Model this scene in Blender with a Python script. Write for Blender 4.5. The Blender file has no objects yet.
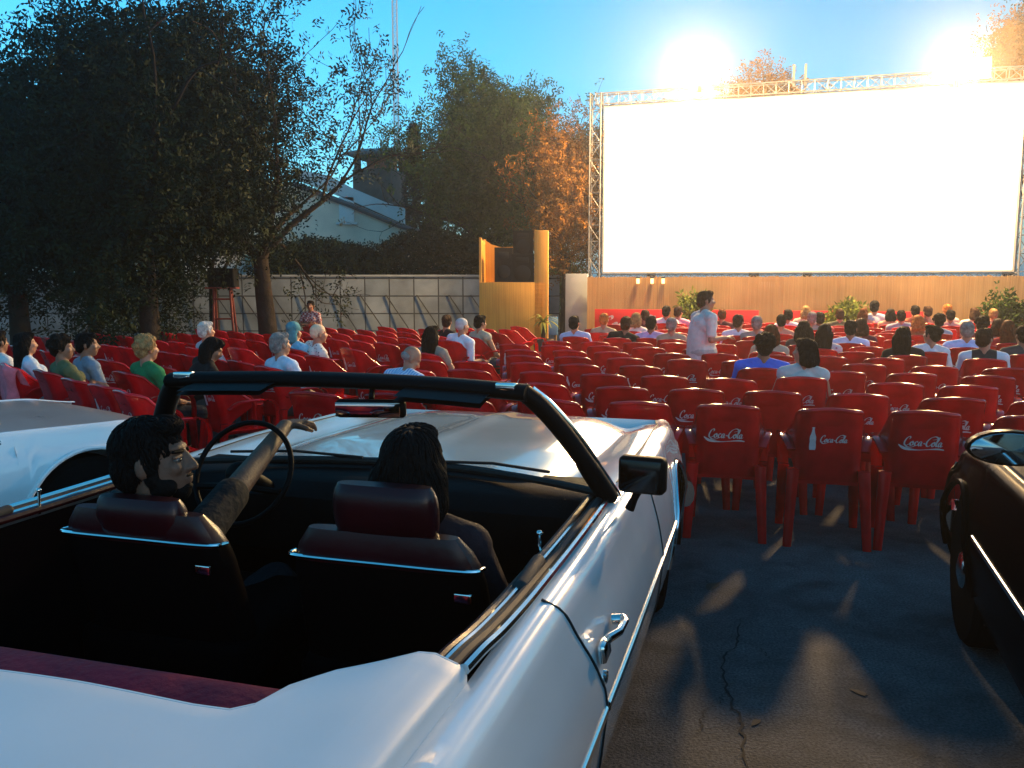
import bpy, bmesh, math, random
import numpy as np
from mathutils import Vector, Matrix, Euler
R = math.radians
HAZE = True
random.seed(7)
SC = bpy.context.scene
COL = SC.collection

# ------------------------------------------------------------------ materials
def new_mat(name):
    m = bpy.data.materials.new(name); m.use_nodes = True
    nt = m.node_tree; b = nt.nodes['Principled BSDF']
    return m, nt, b

def mat(name, col, rough=0.6, metal=0.0, coat=0.0, spec=0.5, var=0.0, scale=8.0, bump=0.0, bscale=60.0, emit=None, estr=0.0, coat_rough=0.05, detail=5.0):
    m, nt, b = new_mat(name)
    b.inputs['Base Color'].default_value = (*col, 1)
    b.inputs['Roughness'].default_value = rough
    b.inputs['Metallic'].default_value = metal
    b.inputs['Coat Weight'].default_value = coat
    b.inputs['Coat Roughness'].default_value = coat_rough
    b.inputs['Specular IOR Level'].default_value = spec
    if emit:
        b.inputs['Emission Color'].default_value = (*emit, 1)
        b.inputs['Emission Strength'].default_value = estr
    if var or bump:
        tc = nt.nodes.new('ShaderNodeTexCoord')
    if var:
        n = nt.nodes.new('ShaderNodeTexNoise'); n.inputs['Scale'].default_value = scale; n.inputs['Detail'].default_value = detail
        nt.links.new(tc.outputs['Object'], n.inputs['Vector'])
        mr = nt.nodes.new('ShaderNodeMapRange'); mr.inputs['From Min'].default_value = .3; mr.inputs['From Max'].default_value = .7
        mr.inputs['To Min'].default_value = 1 - var; mr.inputs['To Max'].default_value = 1 + var
        nt.links.new(n.outputs['Fac'], mr.inputs['Value'])
        mx = nt.nodes.new('ShaderNodeVectorMath'); mx.operation = 'SCALE'
        mx.inputs[0].default_value = col
        nt.links.new(mr.outputs['Result'], mx.inputs['Scale'])
        nt.links.new(mx.outputs['Vector'], b.inputs['Base Color'])
        mr2 = nt.nodes.new('ShaderNodeMapRange'); mr2.inputs['To Min'].default_value = max(0.02, rough - .12); mr2.inputs['To Max'].default_value = min(1, rough + .12)
        nt.links.new(n.outputs['Fac'], mr2.inputs['Value']); nt.links.new(mr2.outputs['Result'], b.inputs['Roughness'])
    if bump:
        n2 = nt.nodes.new('ShaderNodeTexNoise'); n2.inputs['Scale'].default_value = bscale; n2.inputs['Detail'].default_value = 6
        nt.links.new(tc.outputs['Object'], n2.inputs['Vector'])
        bp = nt.nodes.new('ShaderNodeBump'); bp.inputs['Strength'].default_value = bump; bp.inputs['Distance'].default_value = .02
        nt.links.new(n2.outputs['Fac'], bp.inputs['Height']); nt.links.new(bp.outputs['Normal'], b.inputs['Normal'])
    return m

_cc = {}
def cloth(col, rough=.85, var=.12):
    k = (tuple(round(c, 3) for c in col), rough)
    if k not in _cc:
        _cc[k] = mat('cloth', col, rough, var=var, scale=14, bump=.9, bscale=12, spec=.2)
    return _cc[k]

# ------------------------------------------------------------------ mesh builder
class MB:
    def __init__(s): s.v = []; s.f = []; s.m = []
    def add(s, verts, faces, mi=0):
        o = len(s.v); s.v += [tuple(map(float, q)) for q in verts]
        s.f += [tuple(i + o for i in f) for f in faces]; s.m += [mi] * len(faces); return s
    def box(s, c, size, rot=None, mi=0, bevel=0.0, seg=2):
        bm = bmesh.new(); bmesh.ops.create_cube(bm, size=1)
        for v in bm.verts: v.co = Vector((v.co.x * size[0], v.co.y * size[1], v.co.z * size[2]))
        if bevel: bmesh.ops.bevel(bm, geom=bm.edges[:], offset=bevel, segments=seg, affect='EDGES', profile=.5)
        M = Euler(rot).to_matrix() if rot else Matrix.Identity(3)
        bm.verts.index_update()
        s.add([M @ v.co + Vector(c) for v in bm.verts], [[v.index for v in f.verts] for f in bm.faces], mi); bm.free(); return s
    def loft(s, rings, mi=0, closed=True, caps=True):
        n = len(rings[0]); vs = [p for r in rings for p in r]; fs = []
        m = n if closed else n - 1
        for i in range(len(rings) - 1):
            for j in range(m):
                a = i * n + j; b = i * n + (j + 1) % n
                fs.append((a, b, b + n, a + n))
        if caps and closed:
            fs.append(tuple(range(n))[::-1]); o = (len(rings) - 1) * n; fs.append(tuple(o + k for k in range(n)))
        return s.add(vs, fs, mi)
    def grid(s, P, mi=0, flip=False):
        n = len(P[0]); vs = [p for r in P for p in r]; fs = []
        for i in range(len(P) - 1):
            for j in range(n - 1):
                q = (i * n + j, i * n + j + 1, (i + 1) * n + j + 1, (i + 1) * n + j)
                fs.append(q[::-1] if flip else q)
        return s.add(vs, fs, mi)
    def tube(s, pts, r, n=8, mi=0, caps=True, flat=None):
        pts = [Vector(p) for p in pts]; rs = r if isinstance(r, (list, tuple)) else [r] * len(pts)
        rings = []; up = None
        for i, p in enumerate(pts):
            d = (pts[min(i + 1, len(pts) - 1)] - pts[max(i - 1, 0)])
            if d.length < 1e-9: d = Vector((0, 0, 1))
            d.normalize()
            if up is None:
                up = Vector((0, 0, 1)) if abs(d.z) < .9 else Vector((1, 0, 0))
            a = d.cross(up)
            if a.length < 1e-6: a = d.orthogonal()
            a.normalize(); b = a.cross(d).normalized(); up = b
            fa, fb = flat if flat else (1, 1)
            rings.append([p + (a * math.cos(t) * fa + b * math.sin(t) * fb) * rs[i] for t in [2 * math.pi * k / n for k in range(n)]])
        return s.loft(rings, mi, True, caps)
    def ell(s, c, r, nu=16, nv=10, rot=None, mi=0):
        M = Euler(rot).to_matrix() if rot else Matrix.Identity(3); c = Vector(c)
        vs = []; fs = []
        for i in range(1, nv):
            t = math.pi * i / nv
            for j in range(nu):
                p = 2 * math.pi * j / nu
                vs.append(c + M @ Vector((r[0] * math.sin(t) * math.cos(p), r[1] * math.sin(t) * math.sin(p), r[2] * math.cos(t))))
        top = len(vs); vs.append(c + M @ Vector((0, 0, r[2]))); vs.append(c + M @ Vector((0, 0, -r[2])))
        for i in range(nv - 2):
            for j in range(nu):
                a = i * nu + j; b = i * nu + (j + 1) % nu
                fs.append((a, a + nu, b + nu, b))
        for j in range(nu):
            fs.append((top, j, (j + 1) % nu)); o = (nv - 2) * nu
            fs.append((top + 1, o + (j + 1) % nu, o + j))
        return s.add(vs, fs, mi)
    def cyl(s, a, b, ra, rb=None, n=14, mi=0):
        return s.tube([a, b], [ra, ra if rb is None else rb], n, mi)
    def cap(s, a, b, ra, rb, n=12):
        """rounded cone between two spheres"""
        a = Vector(a); b = Vector(b); d = b - a; L = d.length or 1e-6; d = d / L
        pts = []; rs = []
        for k in range(1, 5):
            t = math.pi / 2 * k / 4; pts.append(a - d * ra * math.cos(t)); rs.append(max(ra * math.sin(t), 1e-4))
        for k in range(0, 4):
            t = math.pi / 2 * k / 4; pts.append(b + d * rb * math.sin(t)); rs.append(max(rb * math.cos(t), 1e-4))
        return s.tube([pts[0] - d * 1e-4] + pts + [b + d * rb], [1e-4] + rs + [1e-4], n)
    def mesh(s, name, mats=(), angle=38, smooth=True):
        me = bpy.data.meshes.new(name); me.from_pydata(s.v, [], s.f)
        for m in (mats if isinstance(mats, (list, tuple)) else [mats]): me.materials.append(m)
        if len(me.materials) > 1: me.polygons.foreach_set('material_index', s.m)
        if smooth:
            me.shade_smooth()
            if angle < 180: me.set_sharp_from_angle(angle=R(angle))
        me.update(); return me
    def build(s, name, mats, parent=None, loc=None, rz=0, angle=38, smooth=True):
        return put(name, s.mesh(name, mats, angle, smooth), parent, loc, rz)

def put(name, me, parent=None, loc=None, rz=0):
    o = bpy.data.objects.new(name, me); COL.objects.link(o)
    if parent is not None: o.parent = parent
    if loc is not None: o.location = loc
    if rz: o.rotation_euler = (0, 0, rz)
    return o

def tag(o, label, cat, group=None, kind=None):
    if label: o['label'] = label
    if cat: o['category'] = cat
    if group: o['group'] = group
    if kind: o['kind'] = kind
    return o
def thing(name, label, cat, loc=(0, 0, 0), rz=0, group=None):
    o = bpy.data.objects.new(name, None); COL.objects.link(o); o.empty_display_size = .2
    o.location = loc; o.rotation_euler = (0, 0, rz)
    return tag(o, label, cat, group)

def blob(mb, voxel, iters=3, name='body', mats=()):
    """fuse overlapping closed shapes into one continuous skin"""
    me = mb.mesh('tmp'); ob = bpy.data.objects.new('tmp', me); COL.objects.link(ob)
    md = ob.modifiers.new('r', 'REMESH'); md.mode = 'VOXEL'; md.voxel_size = voxel; md.use_smooth_shade = True
    if iters:
        sm = ob.modifiers.new('s', 'SMOOTH'); sm.factor = .5; sm.iterations = iters
    dg = bpy.context.evaluated_depsgraph_get()
    out = bpy.data.meshes.new_from_object(ob.evaluated_get(dg)); out.name = name
    bpy.data.objects.remove(ob); bpy.data.meshes.remove(me)
    out.materials.clear()
    for m in mats: out.materials.append(m)
    out.shade_smooth(); return out

def cat_rom(pts, n):
    """n samples along a Catmull-Rom spline through pts (tuples of any size)"""
    P = np.array(pts, float); P = np.vstack([2 * P[0] - P[1], P, 2 * P[-1] - P[-2]]); m = len(pts) - 1; out = []
    for k in range(n):
        t = k / (n - 1) * m; i = min(int(t), m - 1); t -= i
        a, b, c, d = P[i:i + 4]
        out.append(.5 * ((2 * b) + (c - a) * t + (2 * a - 5 * b + 4 * c - d) * t * t + (3 * b - a - 3 * c + d) * t ** 3))
    return out
def interp(x, tab):
    xs = [t[0] for t in tab]
    return float(np.interp(x, xs, [t[1] for t in tab]))
def smooth_interp(x, tab):
    xs = [t[0] for t in tab]; ys = [t[1] for t in tab]
    if x <= xs[0]: return ys[0]
    if x >= xs[-1]: return ys[-1]
    i = max(k for k in range(len(xs)) if xs[k] <= x); i = min(i, len(xs) - 2)
    t = (x - xs[i]) / (xs[i + 1] - xs[i]); t = t * t * (3 - 2 * t) * .6 + t * .4
    return ys[i] + (ys[i + 1] - ys[i]) * t

# ------------------------------------------------------------------ camera geometry (real place: metres, camera at the origin of x, y)
FPX, CAMH = 850.0, 1.6
PITCH = math.atan((384 - 285) / FPX); YAW = R(16.6)
cp, sp = math.cos(PITCH), math.sin(PITCH)
def at_z(u, v, z):
    x = (u - 512) / FPX; y = (384 - v) / FPX; d = (x, cp + y * sp, -sp + y * cp); t = (z - CAMH) / d[2]
    return (d[0] * t, d[1] * t, z)
def at_y(u, v, Y):
    x = (u - 512) / FPX; y = (384 - v) / FPX; d = (x, cp + y * sp, -sp + y * cp); t = Y / d[1]
    return (d[0] * t, Y, CAMH + d[2] * t)
def proj(x, y, z):
    z -= CAMH; dep = y * cp - z * sp
    return (512 + FPX * x / dep, 384 - FPX * (y * sp + z * cp) / dep, dep)
def lot(r, f, z=0.0):
    """the car park's own grid: r metres across, f metres towards the screen"""
    return (f * math.sin(YAW) + r * math.cos(YAW), f * math.cos(YAW) - r * math.sin(YAW), z)
# ------------------------------------------------------------------ camera, sky, lights
cam = bpy.data.cameras.new('camera'); cam_o = bpy.data.objects.new('camera', cam); COL.objects.link(cam_o)
cam.sensor_width = 36; cam.lens = FPX / 1024 * 36; cam.clip_end = 3000; cam.clip_start = .02
cam_o.location = (0, 0, CAMH); cam_o.rotation_euler = (R(90) - PITCH, 0, 0); SC.camera = cam_o
W = bpy.data.worlds.new('World'); SC.world = W; W.use_nodes = True
nt = W.node_tree; bg = nt.nodes['Background']
sky = nt.nodes.new('ShaderNodeTexSky'); sky.sky_type = 'NISHITA'; sky.sun_disc = False
SUN_EL, SUN_AZ = 6.0, 140.0      # degrees; azimuth clockwise from +Y: a last low sun, behind the camera
sky.sun_elevation = R(SUN_EL); sky.sun_rotation = R(SUN_AZ); sky.air_density = 1.0; sky.dust_density = .6; sky.ozone_density = 4.0
hs = nt.nodes.new('ShaderNodeHueSaturation'); hs.inputs['Saturation'].default_value = 1.12; hs.inputs['Value'].default_value = 1.0; hs.inputs['Hue'].default_value = .480
nt.links.new(sky.outputs['Color'], hs.inputs['Color']); nt.links.new(hs.outputs['Color'], bg.inputs['Color'])
bg.inputs['Strength'].default_value = .15
sl = bpy.data.lights.new('sun', 'SUN'); sl.energy = .03; sl.angle = R(12); sl.color = (1, .9, .8)
so = bpy.data.objects.new('sun', sl); COL.objects.link(so)
d = Vector((math.sin(R(SUN_AZ)) * math.cos(R(SUN_EL)), math.cos(R(SUN_AZ)) * math.cos(R(SUN_EL)), math.sin(R(SUN_EL))))
so.rotation_euler = d.to_track_quat('Z', 'Y').to_euler()
SC.view_settings.view_transform = 'Standard'; SC.view_settings.look = 'None'
SC.view_settings.exposure = 1.55; SC.view_settings.gamma = 1
SC.render.engine = 'CYCLES'; SC.cycles.use_denoising = True
SC.cycles.max_bounces = 6; SC.cycles.volume_bounces = 0; SC.cycles.transparent_max_bounces = 12
SC.cycles.sample_clamp_indirect = 6
# ------------------------------------------------------------------ ground
def ground_mat():
    m, nt, b = new_mat('worn_asphalt')
    tc = nt.nodes.new('ShaderNodeTexCoord')
    def noise(sc, det=6):
        n = nt.nodes.new('ShaderNodeTexNoise'); n.inputs['Scale'].default_value = sc; n.inputs['Detail'].default_value = det
        n.inputs['Roughness'].default_value = .65
        nt.links.new(tc.outputs['Object'], n.inputs['Vector']); return n.outputs['Fac']
    big, fine, mid = noise(.7), noise(90, 3), noise(6)
    r1 = nt.nodes.new('ShaderNodeValToRGB'); r1.color_ramp.elements[0].position = .3; r1.color_ramp.elements[1].position = .72
    r1.color_ramp.elements[0].color = (.046, .048, .051, 1); r1.color_ramp.elements[1].color = (.100, .101, .102, 1)
    nt.links.new(big, r1.inputs['Fac'])
    mr = nt.nodes.new('ShaderNodeMapRange'); mr.inputs['From Min'].default_value = .3; mr.inputs['From Max'].default_value = .7; mr.inputs['To Min'].default_value = .7; mr.inputs['To Max'].default_value = 1.25
    nt.links.new(mid, mr.inputs['Value'])
    mr3 = nt.nodes.new('ShaderNodeMapRange'); mr3.inputs['From Min'].default_value = .35; mr3.inputs['From Max'].default_value = .65; mr3.inputs['To Min'].default_value = .5; mr3.inputs['To Max'].default_value = 1.6
    nt.links.new(fine, mr3.inputs['Value'])
    mu = nt.nodes.new('ShaderNodeMath'); mu.operation = 'MULTIPLY'; nt.links.new(mr.outputs[0], mu.inputs[0]); nt.links.new(mr3.outputs[0], mu.inputs[1])
    vm = nt.nodes.new('ShaderNodeVectorMath'); vm.operation = 'SCALE'; nt.links.new(r1.outputs['Color'], vm.inputs[0]); nt.links.new(mu.outputs[0], vm.inputs['Scale'])
    st = nt.nodes.new('ShaderNodeTexNoise'); st.inputs['Scale'].default_value = 1.9; st.inputs['Detail'].default_value = 8; st.inputs['Distortion'].default_value = 1.2
    nt.links.new(tc.outputs['Object'], st.inputs['Vector']); sr = nt.nodes.new('ShaderNodeMapRange'); sr.inputs['From Min'].default_value = .52; sr.inputs['From Max'].default_value = .66; sr.inputs['To Min'].default_value = 1; sr.inputs['To Max'].default_value = .55
    nt.links.new(st.outputs['Fac'], sr.inputs['Value']); vm2 = nt.nodes.new('ShaderNodeVectorMath'); vm2.operation = 'SCALE'; nt.links.new(vm.outputs[0], vm2.inputs[0]); nt.links.new(sr.outputs[0], vm2.inputs['Scale'])
    nt.links.new(vm2.outputs[0], b.inputs['Base Color'])
    b.inputs['Roughness'].default_value = .82; b.inputs['Specular IOR Level'].default_value = .3
    bp = nt.nodes.new('ShaderNodeBump'); bp.inputs['Strength'].default_value = .9; bp.inputs['Distance'].default_value = .01
    nt.links.new(fine, bp.inputs['Height']); nt.links.new(bp.outputs['Normal'], b.inputs['Normal'])
    return m
g = MB().grid([[(x, y, 0) for x in (-900, -100, -20, 20, 100, 900)] for y in (-900, -100, -10, 30, 100, 900)], flip=True)
tag(g.build('ground', ground_mat()), None, None, kind='structure')
# cracks and debris
tar = mat('crack_dirt', (.006, .006, .006), .9)
def crack(pix, w):
    P = [at_z(u, v, .004) for u, v in pix]; P = [tuple(q) for q in cat_rom(P, 46)]
    L = []; Rr = []
    for i, p in enumerate(P):
        j = random.uniform(-.012, .012); ww = w * random.uniform(.35, 1.1) * (1 if 2 < i < 43 else .3)
        L.append((p[0] - ww + j, p[1], .004)); Rr.append((p[0] + ww + j, p[1], .004))
    tag(MB().grid([L, Rr], flip=True).build('ground_crack', tar, smooth=False), None, None, kind='structure')
crack([(741, 618), (738, 640), (724, 660), (727, 690), (738, 715), (744, 740), (750, 775)], .006)
crack([(727, 690), (716, 705), (704, 712), (699, 735)], .003)
crack([(738, 640), (760, 648), (772, 660)], .0025)
crack([(700, 578), (722, 588), (738, 591)], .004)
leafm = mat('dry_leaf', (.05, .03, .015), .8)
for i, (u, v, s, lab) in enumerate([(712, 585, .05, 'long dark twig-like scrap on the tarmac between the cars, nearest the chairs'), (756, 721, .022, 'small round dark scrap on the tarmac beside the long crack'),
        (860, 692, .026, 'flat dark scrap on the tarmac level with the crack bend')]):
    p = at_z(u, v, .006); a = random.uniform(0, 3)
    r0 = [[(s * math.cos(t + a) * (1 + .4 * math.sin(3 * t + i)) * (1.3 if k else 1), .6 * s * math.sin(t + a), (.001 + z) * .5) for t in [2 * math.pi * q / 9 for q in range(9)]] for k, z in ((0, 0), (1, .006))]
    r0.append([(x * .5, y * .5, .005) for x, y, z in r0[1]])
    tag(MB().loft(r0).build('dead_leaf', leafm, loc=(p[0], p[1], 0), rz=a), lab, 'leaf', 'dead leaves on the tarmac')

# ------------------------------------------------------------------ concrete block wall along the far left
def wall_mat():
    m, nt, b = new_mat('grey_blockwork')
    tc = nt.nodes.new('ShaderNodeTexCoord')
    mp = nt.nodes.new('ShaderNodeMapping'); nt.links.new(tc.outputs['Object'], mp.inputs['Vector'])
    sx = nt.nodes.new('ShaderNodeSeparateXYZ'); cx = nt.nodes.new('ShaderNodeCombineXYZ')
    nt.links.new(mp.outputs[0], sx.inputs[0]); nt.links.new(sx.outputs['X'], cx.inputs['X']); nt.links.new(sx.outputs['Z'], cx.inputs['Y'])
    br = nt.nodes.new('ShaderNodeTexBrick'); br.offset = 0; br.inputs['Scale'].default_value = 1
    br.inputs['Brick Width'].default_value = .62; br.inputs['Row Height'].default_value = .44; br.inputs['Mortar Size'].default_value = .018
    br.inputs['Color1'].default_value = (.20, .23, .25, 1); br.inputs['Color2'].default_value = (.15, .18, .20, 1); br.inputs['Mortar'].default_value = (.035, .04, .045, 1)
    br.inputs['Mortar Smooth'].default_value = .2
    nt.links.new(cx.outputs[0], br.inputs['Vector'])
    n = nt.nodes.new('ShaderNodeTexNoise'); n.inputs['Scale'].default_value = 1.6; n.inputs['Detail'].default_value = 7; nt.links.new(tc.outputs['Object'], n.inputs['Vector'])
    mr = nt.nodes.new('ShaderNodeMapRange'); mr.inputs['From Min'].default_value = .3; mr.inputs['From Max'].default_value = .7; mr.inputs['To Min'].default_value = .55; mr.inputs['To Max'].default_value = 1.2
    nt.links.new(n.outputs['Fac'], mr.inputs['Value'])
    vm = nt.nodes.new('ShaderNodeVectorMath'); vm.operation = 'SCALE'; nt.links.new(br.outputs['Color'], vm.inputs[0]); nt.links.new(mr.outputs[0], vm.inputs['Scale'])
    nt.links.new(vm.outputs[0], b.inputs['Base Color']); b.inputs['Roughness'].default_value = .9
    bp = nt.nodes.new('ShaderNodeBump'); bp.inputs['Strength'].default_value = .6; bp.inputs['Distance'].default_value = .02; bp.invert = True
    nt.links.new(br.outputs['Fac'], bp.inputs['Height']); nt.links.new(bp.outputs['Normal'], b.inputs['Normal'])
    return m
WY = 21.6
wl = thing('block_wall', 'long low grey block wall with square panels behind the tree and the audience', 'wall', (0, WY, 0))
MB().box((-13.3, .15, .9), (29, .3, 1.8)).build('wall_face', wall_mat(), wl)
cop = mat('wall_coping', (.19, .21, .22), .9, var=.2, scale=3)
MB().box((-13.3, .15, 1.83), (29.1, .36, .055), bevel=.01).build('coping', cop, wl)
wire = mat('dark_wire', (.012, .012, .014), .7)
for k in range(14):
    x = -9.6 + k * .72 + random.uniform(-.1, .1)
    MB().tube([(x, -.03, 1.35), (x + .55, -.12, .55), (x + .85, -.3, .06)], .014, 6).build('stay_wire', wire, wl)

# ------------------------------------------------------------------ reed fence, banners and end panel below the screen
def reed_mat(name, c1, c2):
    m, nt, b = new_mat(name)
    tc = nt.nodes.new('ShaderNodeTexCoord'); mp = nt.nodes.new('ShaderNodeMapping'); mp.inputs['Scale'].default_value = (30, 30, .5)
    nt.links.new(tc.outputs['Object'], mp.inputs['Vector'])
    n = nt.nodes.new('ShaderNodeTexNoise'); n.inputs['Scale'].default_value = 1.5; n.inputs['Detail'].default_value = 5; nt.links.new(mp.outputs[0], n.inputs['Vector'])
    n2 = nt.nodes.new('ShaderNodeTexNoise'); n2.inputs['Scale'].default_value = 1.1; nt.links.new(tc.outputs['Object'], n2.inputs['Vector'])
    ad = nt.nodes.new('ShaderNodeMath'); ad.operation = 'ADD'; nt.links.new(n.outputs['Fac'], ad.inputs[0]); nt.links.new(n2.outputs['Fac'], ad.inputs[1])
    mu = nt.nodes.new('ShaderNodeMath'); mu.operation = 'MULTIPLY'; mu.inputs[1].default_value = .5; nt.links.new(ad.outputs[0], mu.inputs[0])
    r = nt.nodes.new('ShaderNodeValToRGB'); r.color_ramp.elements[0].position = .36; r.color_ramp.elements[1].position = .64
    r.color_ramp.elements[0].color = (*c1, 1); r.color_ramp.elements[1].color = (*c2, 1); nt.links.new(mu.outputs[0], r.inputs['Fac'])
    nt.links.new(r.outputs['Color'], b.inputs['Base Color']); b.inputs['Roughness'].default_value = .8
    return m
reed = reed_mat('reed', (.30, .175, .065), (.45, .29, .125))
reed2 = reed_mat('ochre_reed', (.42, .19, .025), (.64, .33, .05))
FF = 19.3
def lot_thing(name, label, cat, r, f, group=None, yaw=0): return thing(name, label, cat, lot(r, f), -YAW + yaw, group)
fe = lot_thing('reed_fence', 'long straw-coloured reed fence running below the big white screen', 'fence', 0, FF)
def reeds(x0, x1, z1, step=.035, jag=.012):
    mb = MB(); x = x0
    while x < x1:
        w = step * random.uniform(.8, 1.2); h = z1 + random.uniform(-jag, jag)
        mb.box((x + w / 2, random.uniform(-.002, .002), h / 2 + .02), (w * .97, .03, h)); x += w
    return mb
reeds(-3.95, 8.4, 1.76).build('reed_panel', reed, fe)
post = mat('fence_post', (.16, .10, .05), .8, var=.2)
for k in range(7): MB().cyl((-3.9 + k * 2.05, .07, 0), (-3.9 + k * 2.05, .07, 1.8), .04).build('post', post, fe)
MB().box((2.2, .08, 1.70), (12.3, .05, .06)).build('rail', post, fe)
pan = mat('pale_panel', (.24, .27, .29), .7, var=.12, scale=2)
ep = lot_thing('end_panel', 'pale grey upright panel at the end of the reed fence by the screen tower', 'panel', -4.25, FF + .25)
MB().box((0, 0, .93), (.52, .12, 1.86), bevel=.01).build('board', pan, ep); MB().box((0, -.0, .04), (.6, .3, .08), bevel=.01).build('foot', pan, ep)
blu = mat('blue_board', (.06, .16, .32), .5, var=.1)
bb = lot_thing('barrier_board', 'low blue board standing between the potted palm and the pale panel', 'board', -4.92, FF - .15)
MB().box((0, 0, .66), (.62, .04, .42), bevel=.008).build('board', blu, bb)
for s in (-1, 1): MB().box((s * .25, .05, .44), (.05, .05, .88)).build('leg', post, bb)
# ------------------------------------------------------------------ white script lettering for the red chairs and banners
def stroke(mb, pts, w, T, n=None, mi=1, nib=.9):
    """calligraphic ribbon along pts; T maps (x, y) of the lettering to 3-D"""
    n = n or max(8, len(pts) * 5); C = cat_rom(pts, n); L = []; Q = []
    for i in range(n):
        t = np.array(C[min(i + 1, n - 1)]) - np.array(C[max(i - 1, 0)]); l = np.hypot(*t) or 1; t /= l
        k = w * (.32 + nib * abs(t[1] * .94 - t[0] * .34) ** 1.2) * min(1, .35 + .65 * min(i, n - 1 - i) / (n * .18))
        nx, ny = -t[1] * k, t[0] * k
        L.append(T(C[i][0] + nx, C[i][1] + ny)); Q.append(T(C[i][0] - nx, C[i][1] - ny))
    mb.grid([L, Q], mi)
def script(mb, T, w=.15):
    """Coca-Cola in flowing script, about 8.8 units wide, capitals 2 units tall"""
    def S(x0, pts): stroke(mb, [(x0 + x + .22 * y, y) for x, y in pts], w, T)
    S(0, [(1.02, 1.42), (1.2, 1.75), (.95, 2.0), (.52, 1.72), (.2, 1.0), (.22, .3), (.62, 0), (1.1, .2), (1.45, .62)])
    S(0, [(.55, 0), (.95, -.32), (1.7, -.38), (2.3, -.2), (2.5, -.02)])
    S(1.35, [(.52, .98), (.22, .82), (.12, .4), (.34, .02), (.66, .18), (.76, .6), (.55, .98), (.44, .75), (.72, .66), (1.0, .74)])
    S(2.35, [(.68, .74), (.55, .98), (.25, .82), (.12, .38), (.32, .02), (.66, .14), (.92, .45)])
    S(3.2, [(.66, .82), (.42, .98), (.16, .7), (.12, .25), (.32, .02), (.56, .3), (.68, .95), (.62, .3), (.78, .02), (1.0, .2)])
    S(4.25, [(-.05, .45), (.2, .62), (.42, .5), (.62, .6)])
    S(4.8, [(1.3, 1.45), (1.9, 1.62), (2.3, 1.95), (1.7, 2.2), (.85, 1.9), (.25, 1.1), (.2, .35), (.58, 0), (1.0, .18), (1.3, .6)])
    S(6.05, [(.52, .98), (.22, .82), (.12, .4), (.34, .02), (.66, .18), (.76, .6), (.55, .98), (.44, .75), (.72, .66), (.95, .74)])
    S(7.0, [(-.02, .5), (.25, 1.1), (.42, 1.85), (.3, 2.0), (.16, 1.5), (.12, .5), (.25, .04), (.5, .2)])
    S(7.5, [(.66, .82), (.42, .98), (.16, .7), (.12, .25), (.32, .02), (.56, .3), (.68, .95), (.62, .3), (.78, .02), (1.1, .3)])
def swoosh(mb, T):
    P = cat_rom([(-1.0, .1, .12), (-.2, -.45, .3), (1.0, -.78, .26), (3.2, -.9, .09), (5.4, -.7, .07), (7.6, -.5, .17), (9.0, -.62, .1)], 26)
    mb.grid([[T(p[0], p[1] + p[2]) for p in P], [T(p[0], p[1] - p[2]) for p in P]], 1)
def bottle(mb, T):
    pr = [(0, .36), (.25, .42), (.8, .43), (1.15, .38), (1.5, .42), (1.9, .40), (2.3, .26), (2.7, .17), (3.05, .13), (3.1, .17), (3.25, .16)]
    mb.grid([[T(-b, h) for h, b in pr], [T(b, h) for h, b in pr]], 1, True)

# ------------------------------------------------------------------ the stackable red armchairs
def red_mat():
    m, nt, b = new_mat('red_plastic')
    tc = nt.nodes.new('ShaderNodeTexCoord'); oi = nt.nodes.new('ShaderNodeObjectInfo')
    n = nt.nodes.new('ShaderNodeTexNoise'); n.inputs['Scale'].default_value = 7; n.inputs['Detail'].default_value = 6
    nt.links.new(tc.outputs['Object'], n.inputs['Vector'])
    r = nt.nodes.new('ShaderNodeValToRGB'); r.color_ramp.elements[0].position = .3; r.color_ramp.elements[1].position = .7
    r.color_ramp.elements[0].color = (.32, .003, .005, 1); r.color_ramp.elements[1].color = (.60, .006, .008, 1)
    nt.links.new(n.outputs['Fac'], r.inputs['Fac'])
    mr = nt.nodes.new('ShaderNodeMapRange'); mr.inputs['To Min'].default_value = .66; mr.inputs['To Max'].default_value = 1.14; nt.links.new(oi.outputs['Random'], mr.inputs['Value'])
    vm = nt.nodes.new('ShaderNodeVectorMath'); vm.operation = 'SCALE'; nt.links.new(r.outputs['Color'], vm.inputs[0]); nt.links.new(mr.outputs[0], vm.inputs['Scale'])
    nt.links.new(vm.outputs[0], b.inputs['Base Color'])
    m2 = nt.nodes.new('ShaderNodeMapRange'); m2.inputs['To Min'].default_value = .10; m2.inputs['To Max'].default_value = .24; nt.links.new(n.outputs['Fac'], m2.inputs['Value'])
    nt.links.new(m2.outputs[0], b.inputs['Roughness']); b.inputs['Specular IOR Level'].default_value = .4
    return m
RED = red_mat(); INK = mat('white_print', (.50, .42, .44), .5, var=.15, scale=40)
def back_path(a):
    """plan of the wrapped backrest, a in -1..1: straight behind, rounded corners, then forward along the arms"""
    s = 1 if a >= 0 else -1; t = abs(a)
    if t < .45: return (s * t / .45 * .125, 0.0, 0)
    if t < .68:
        q = (t - .45) / .23 * math.pi / 2; return (s * (.125 + .062 * math.sin(q)), .062 * (1 - math.cos(q)), q / (math.pi / 2))
    return (s * (.187 + .042 * (t - .68) / .32), .062 + .17 * (t - .68) / .32, 1)
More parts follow.
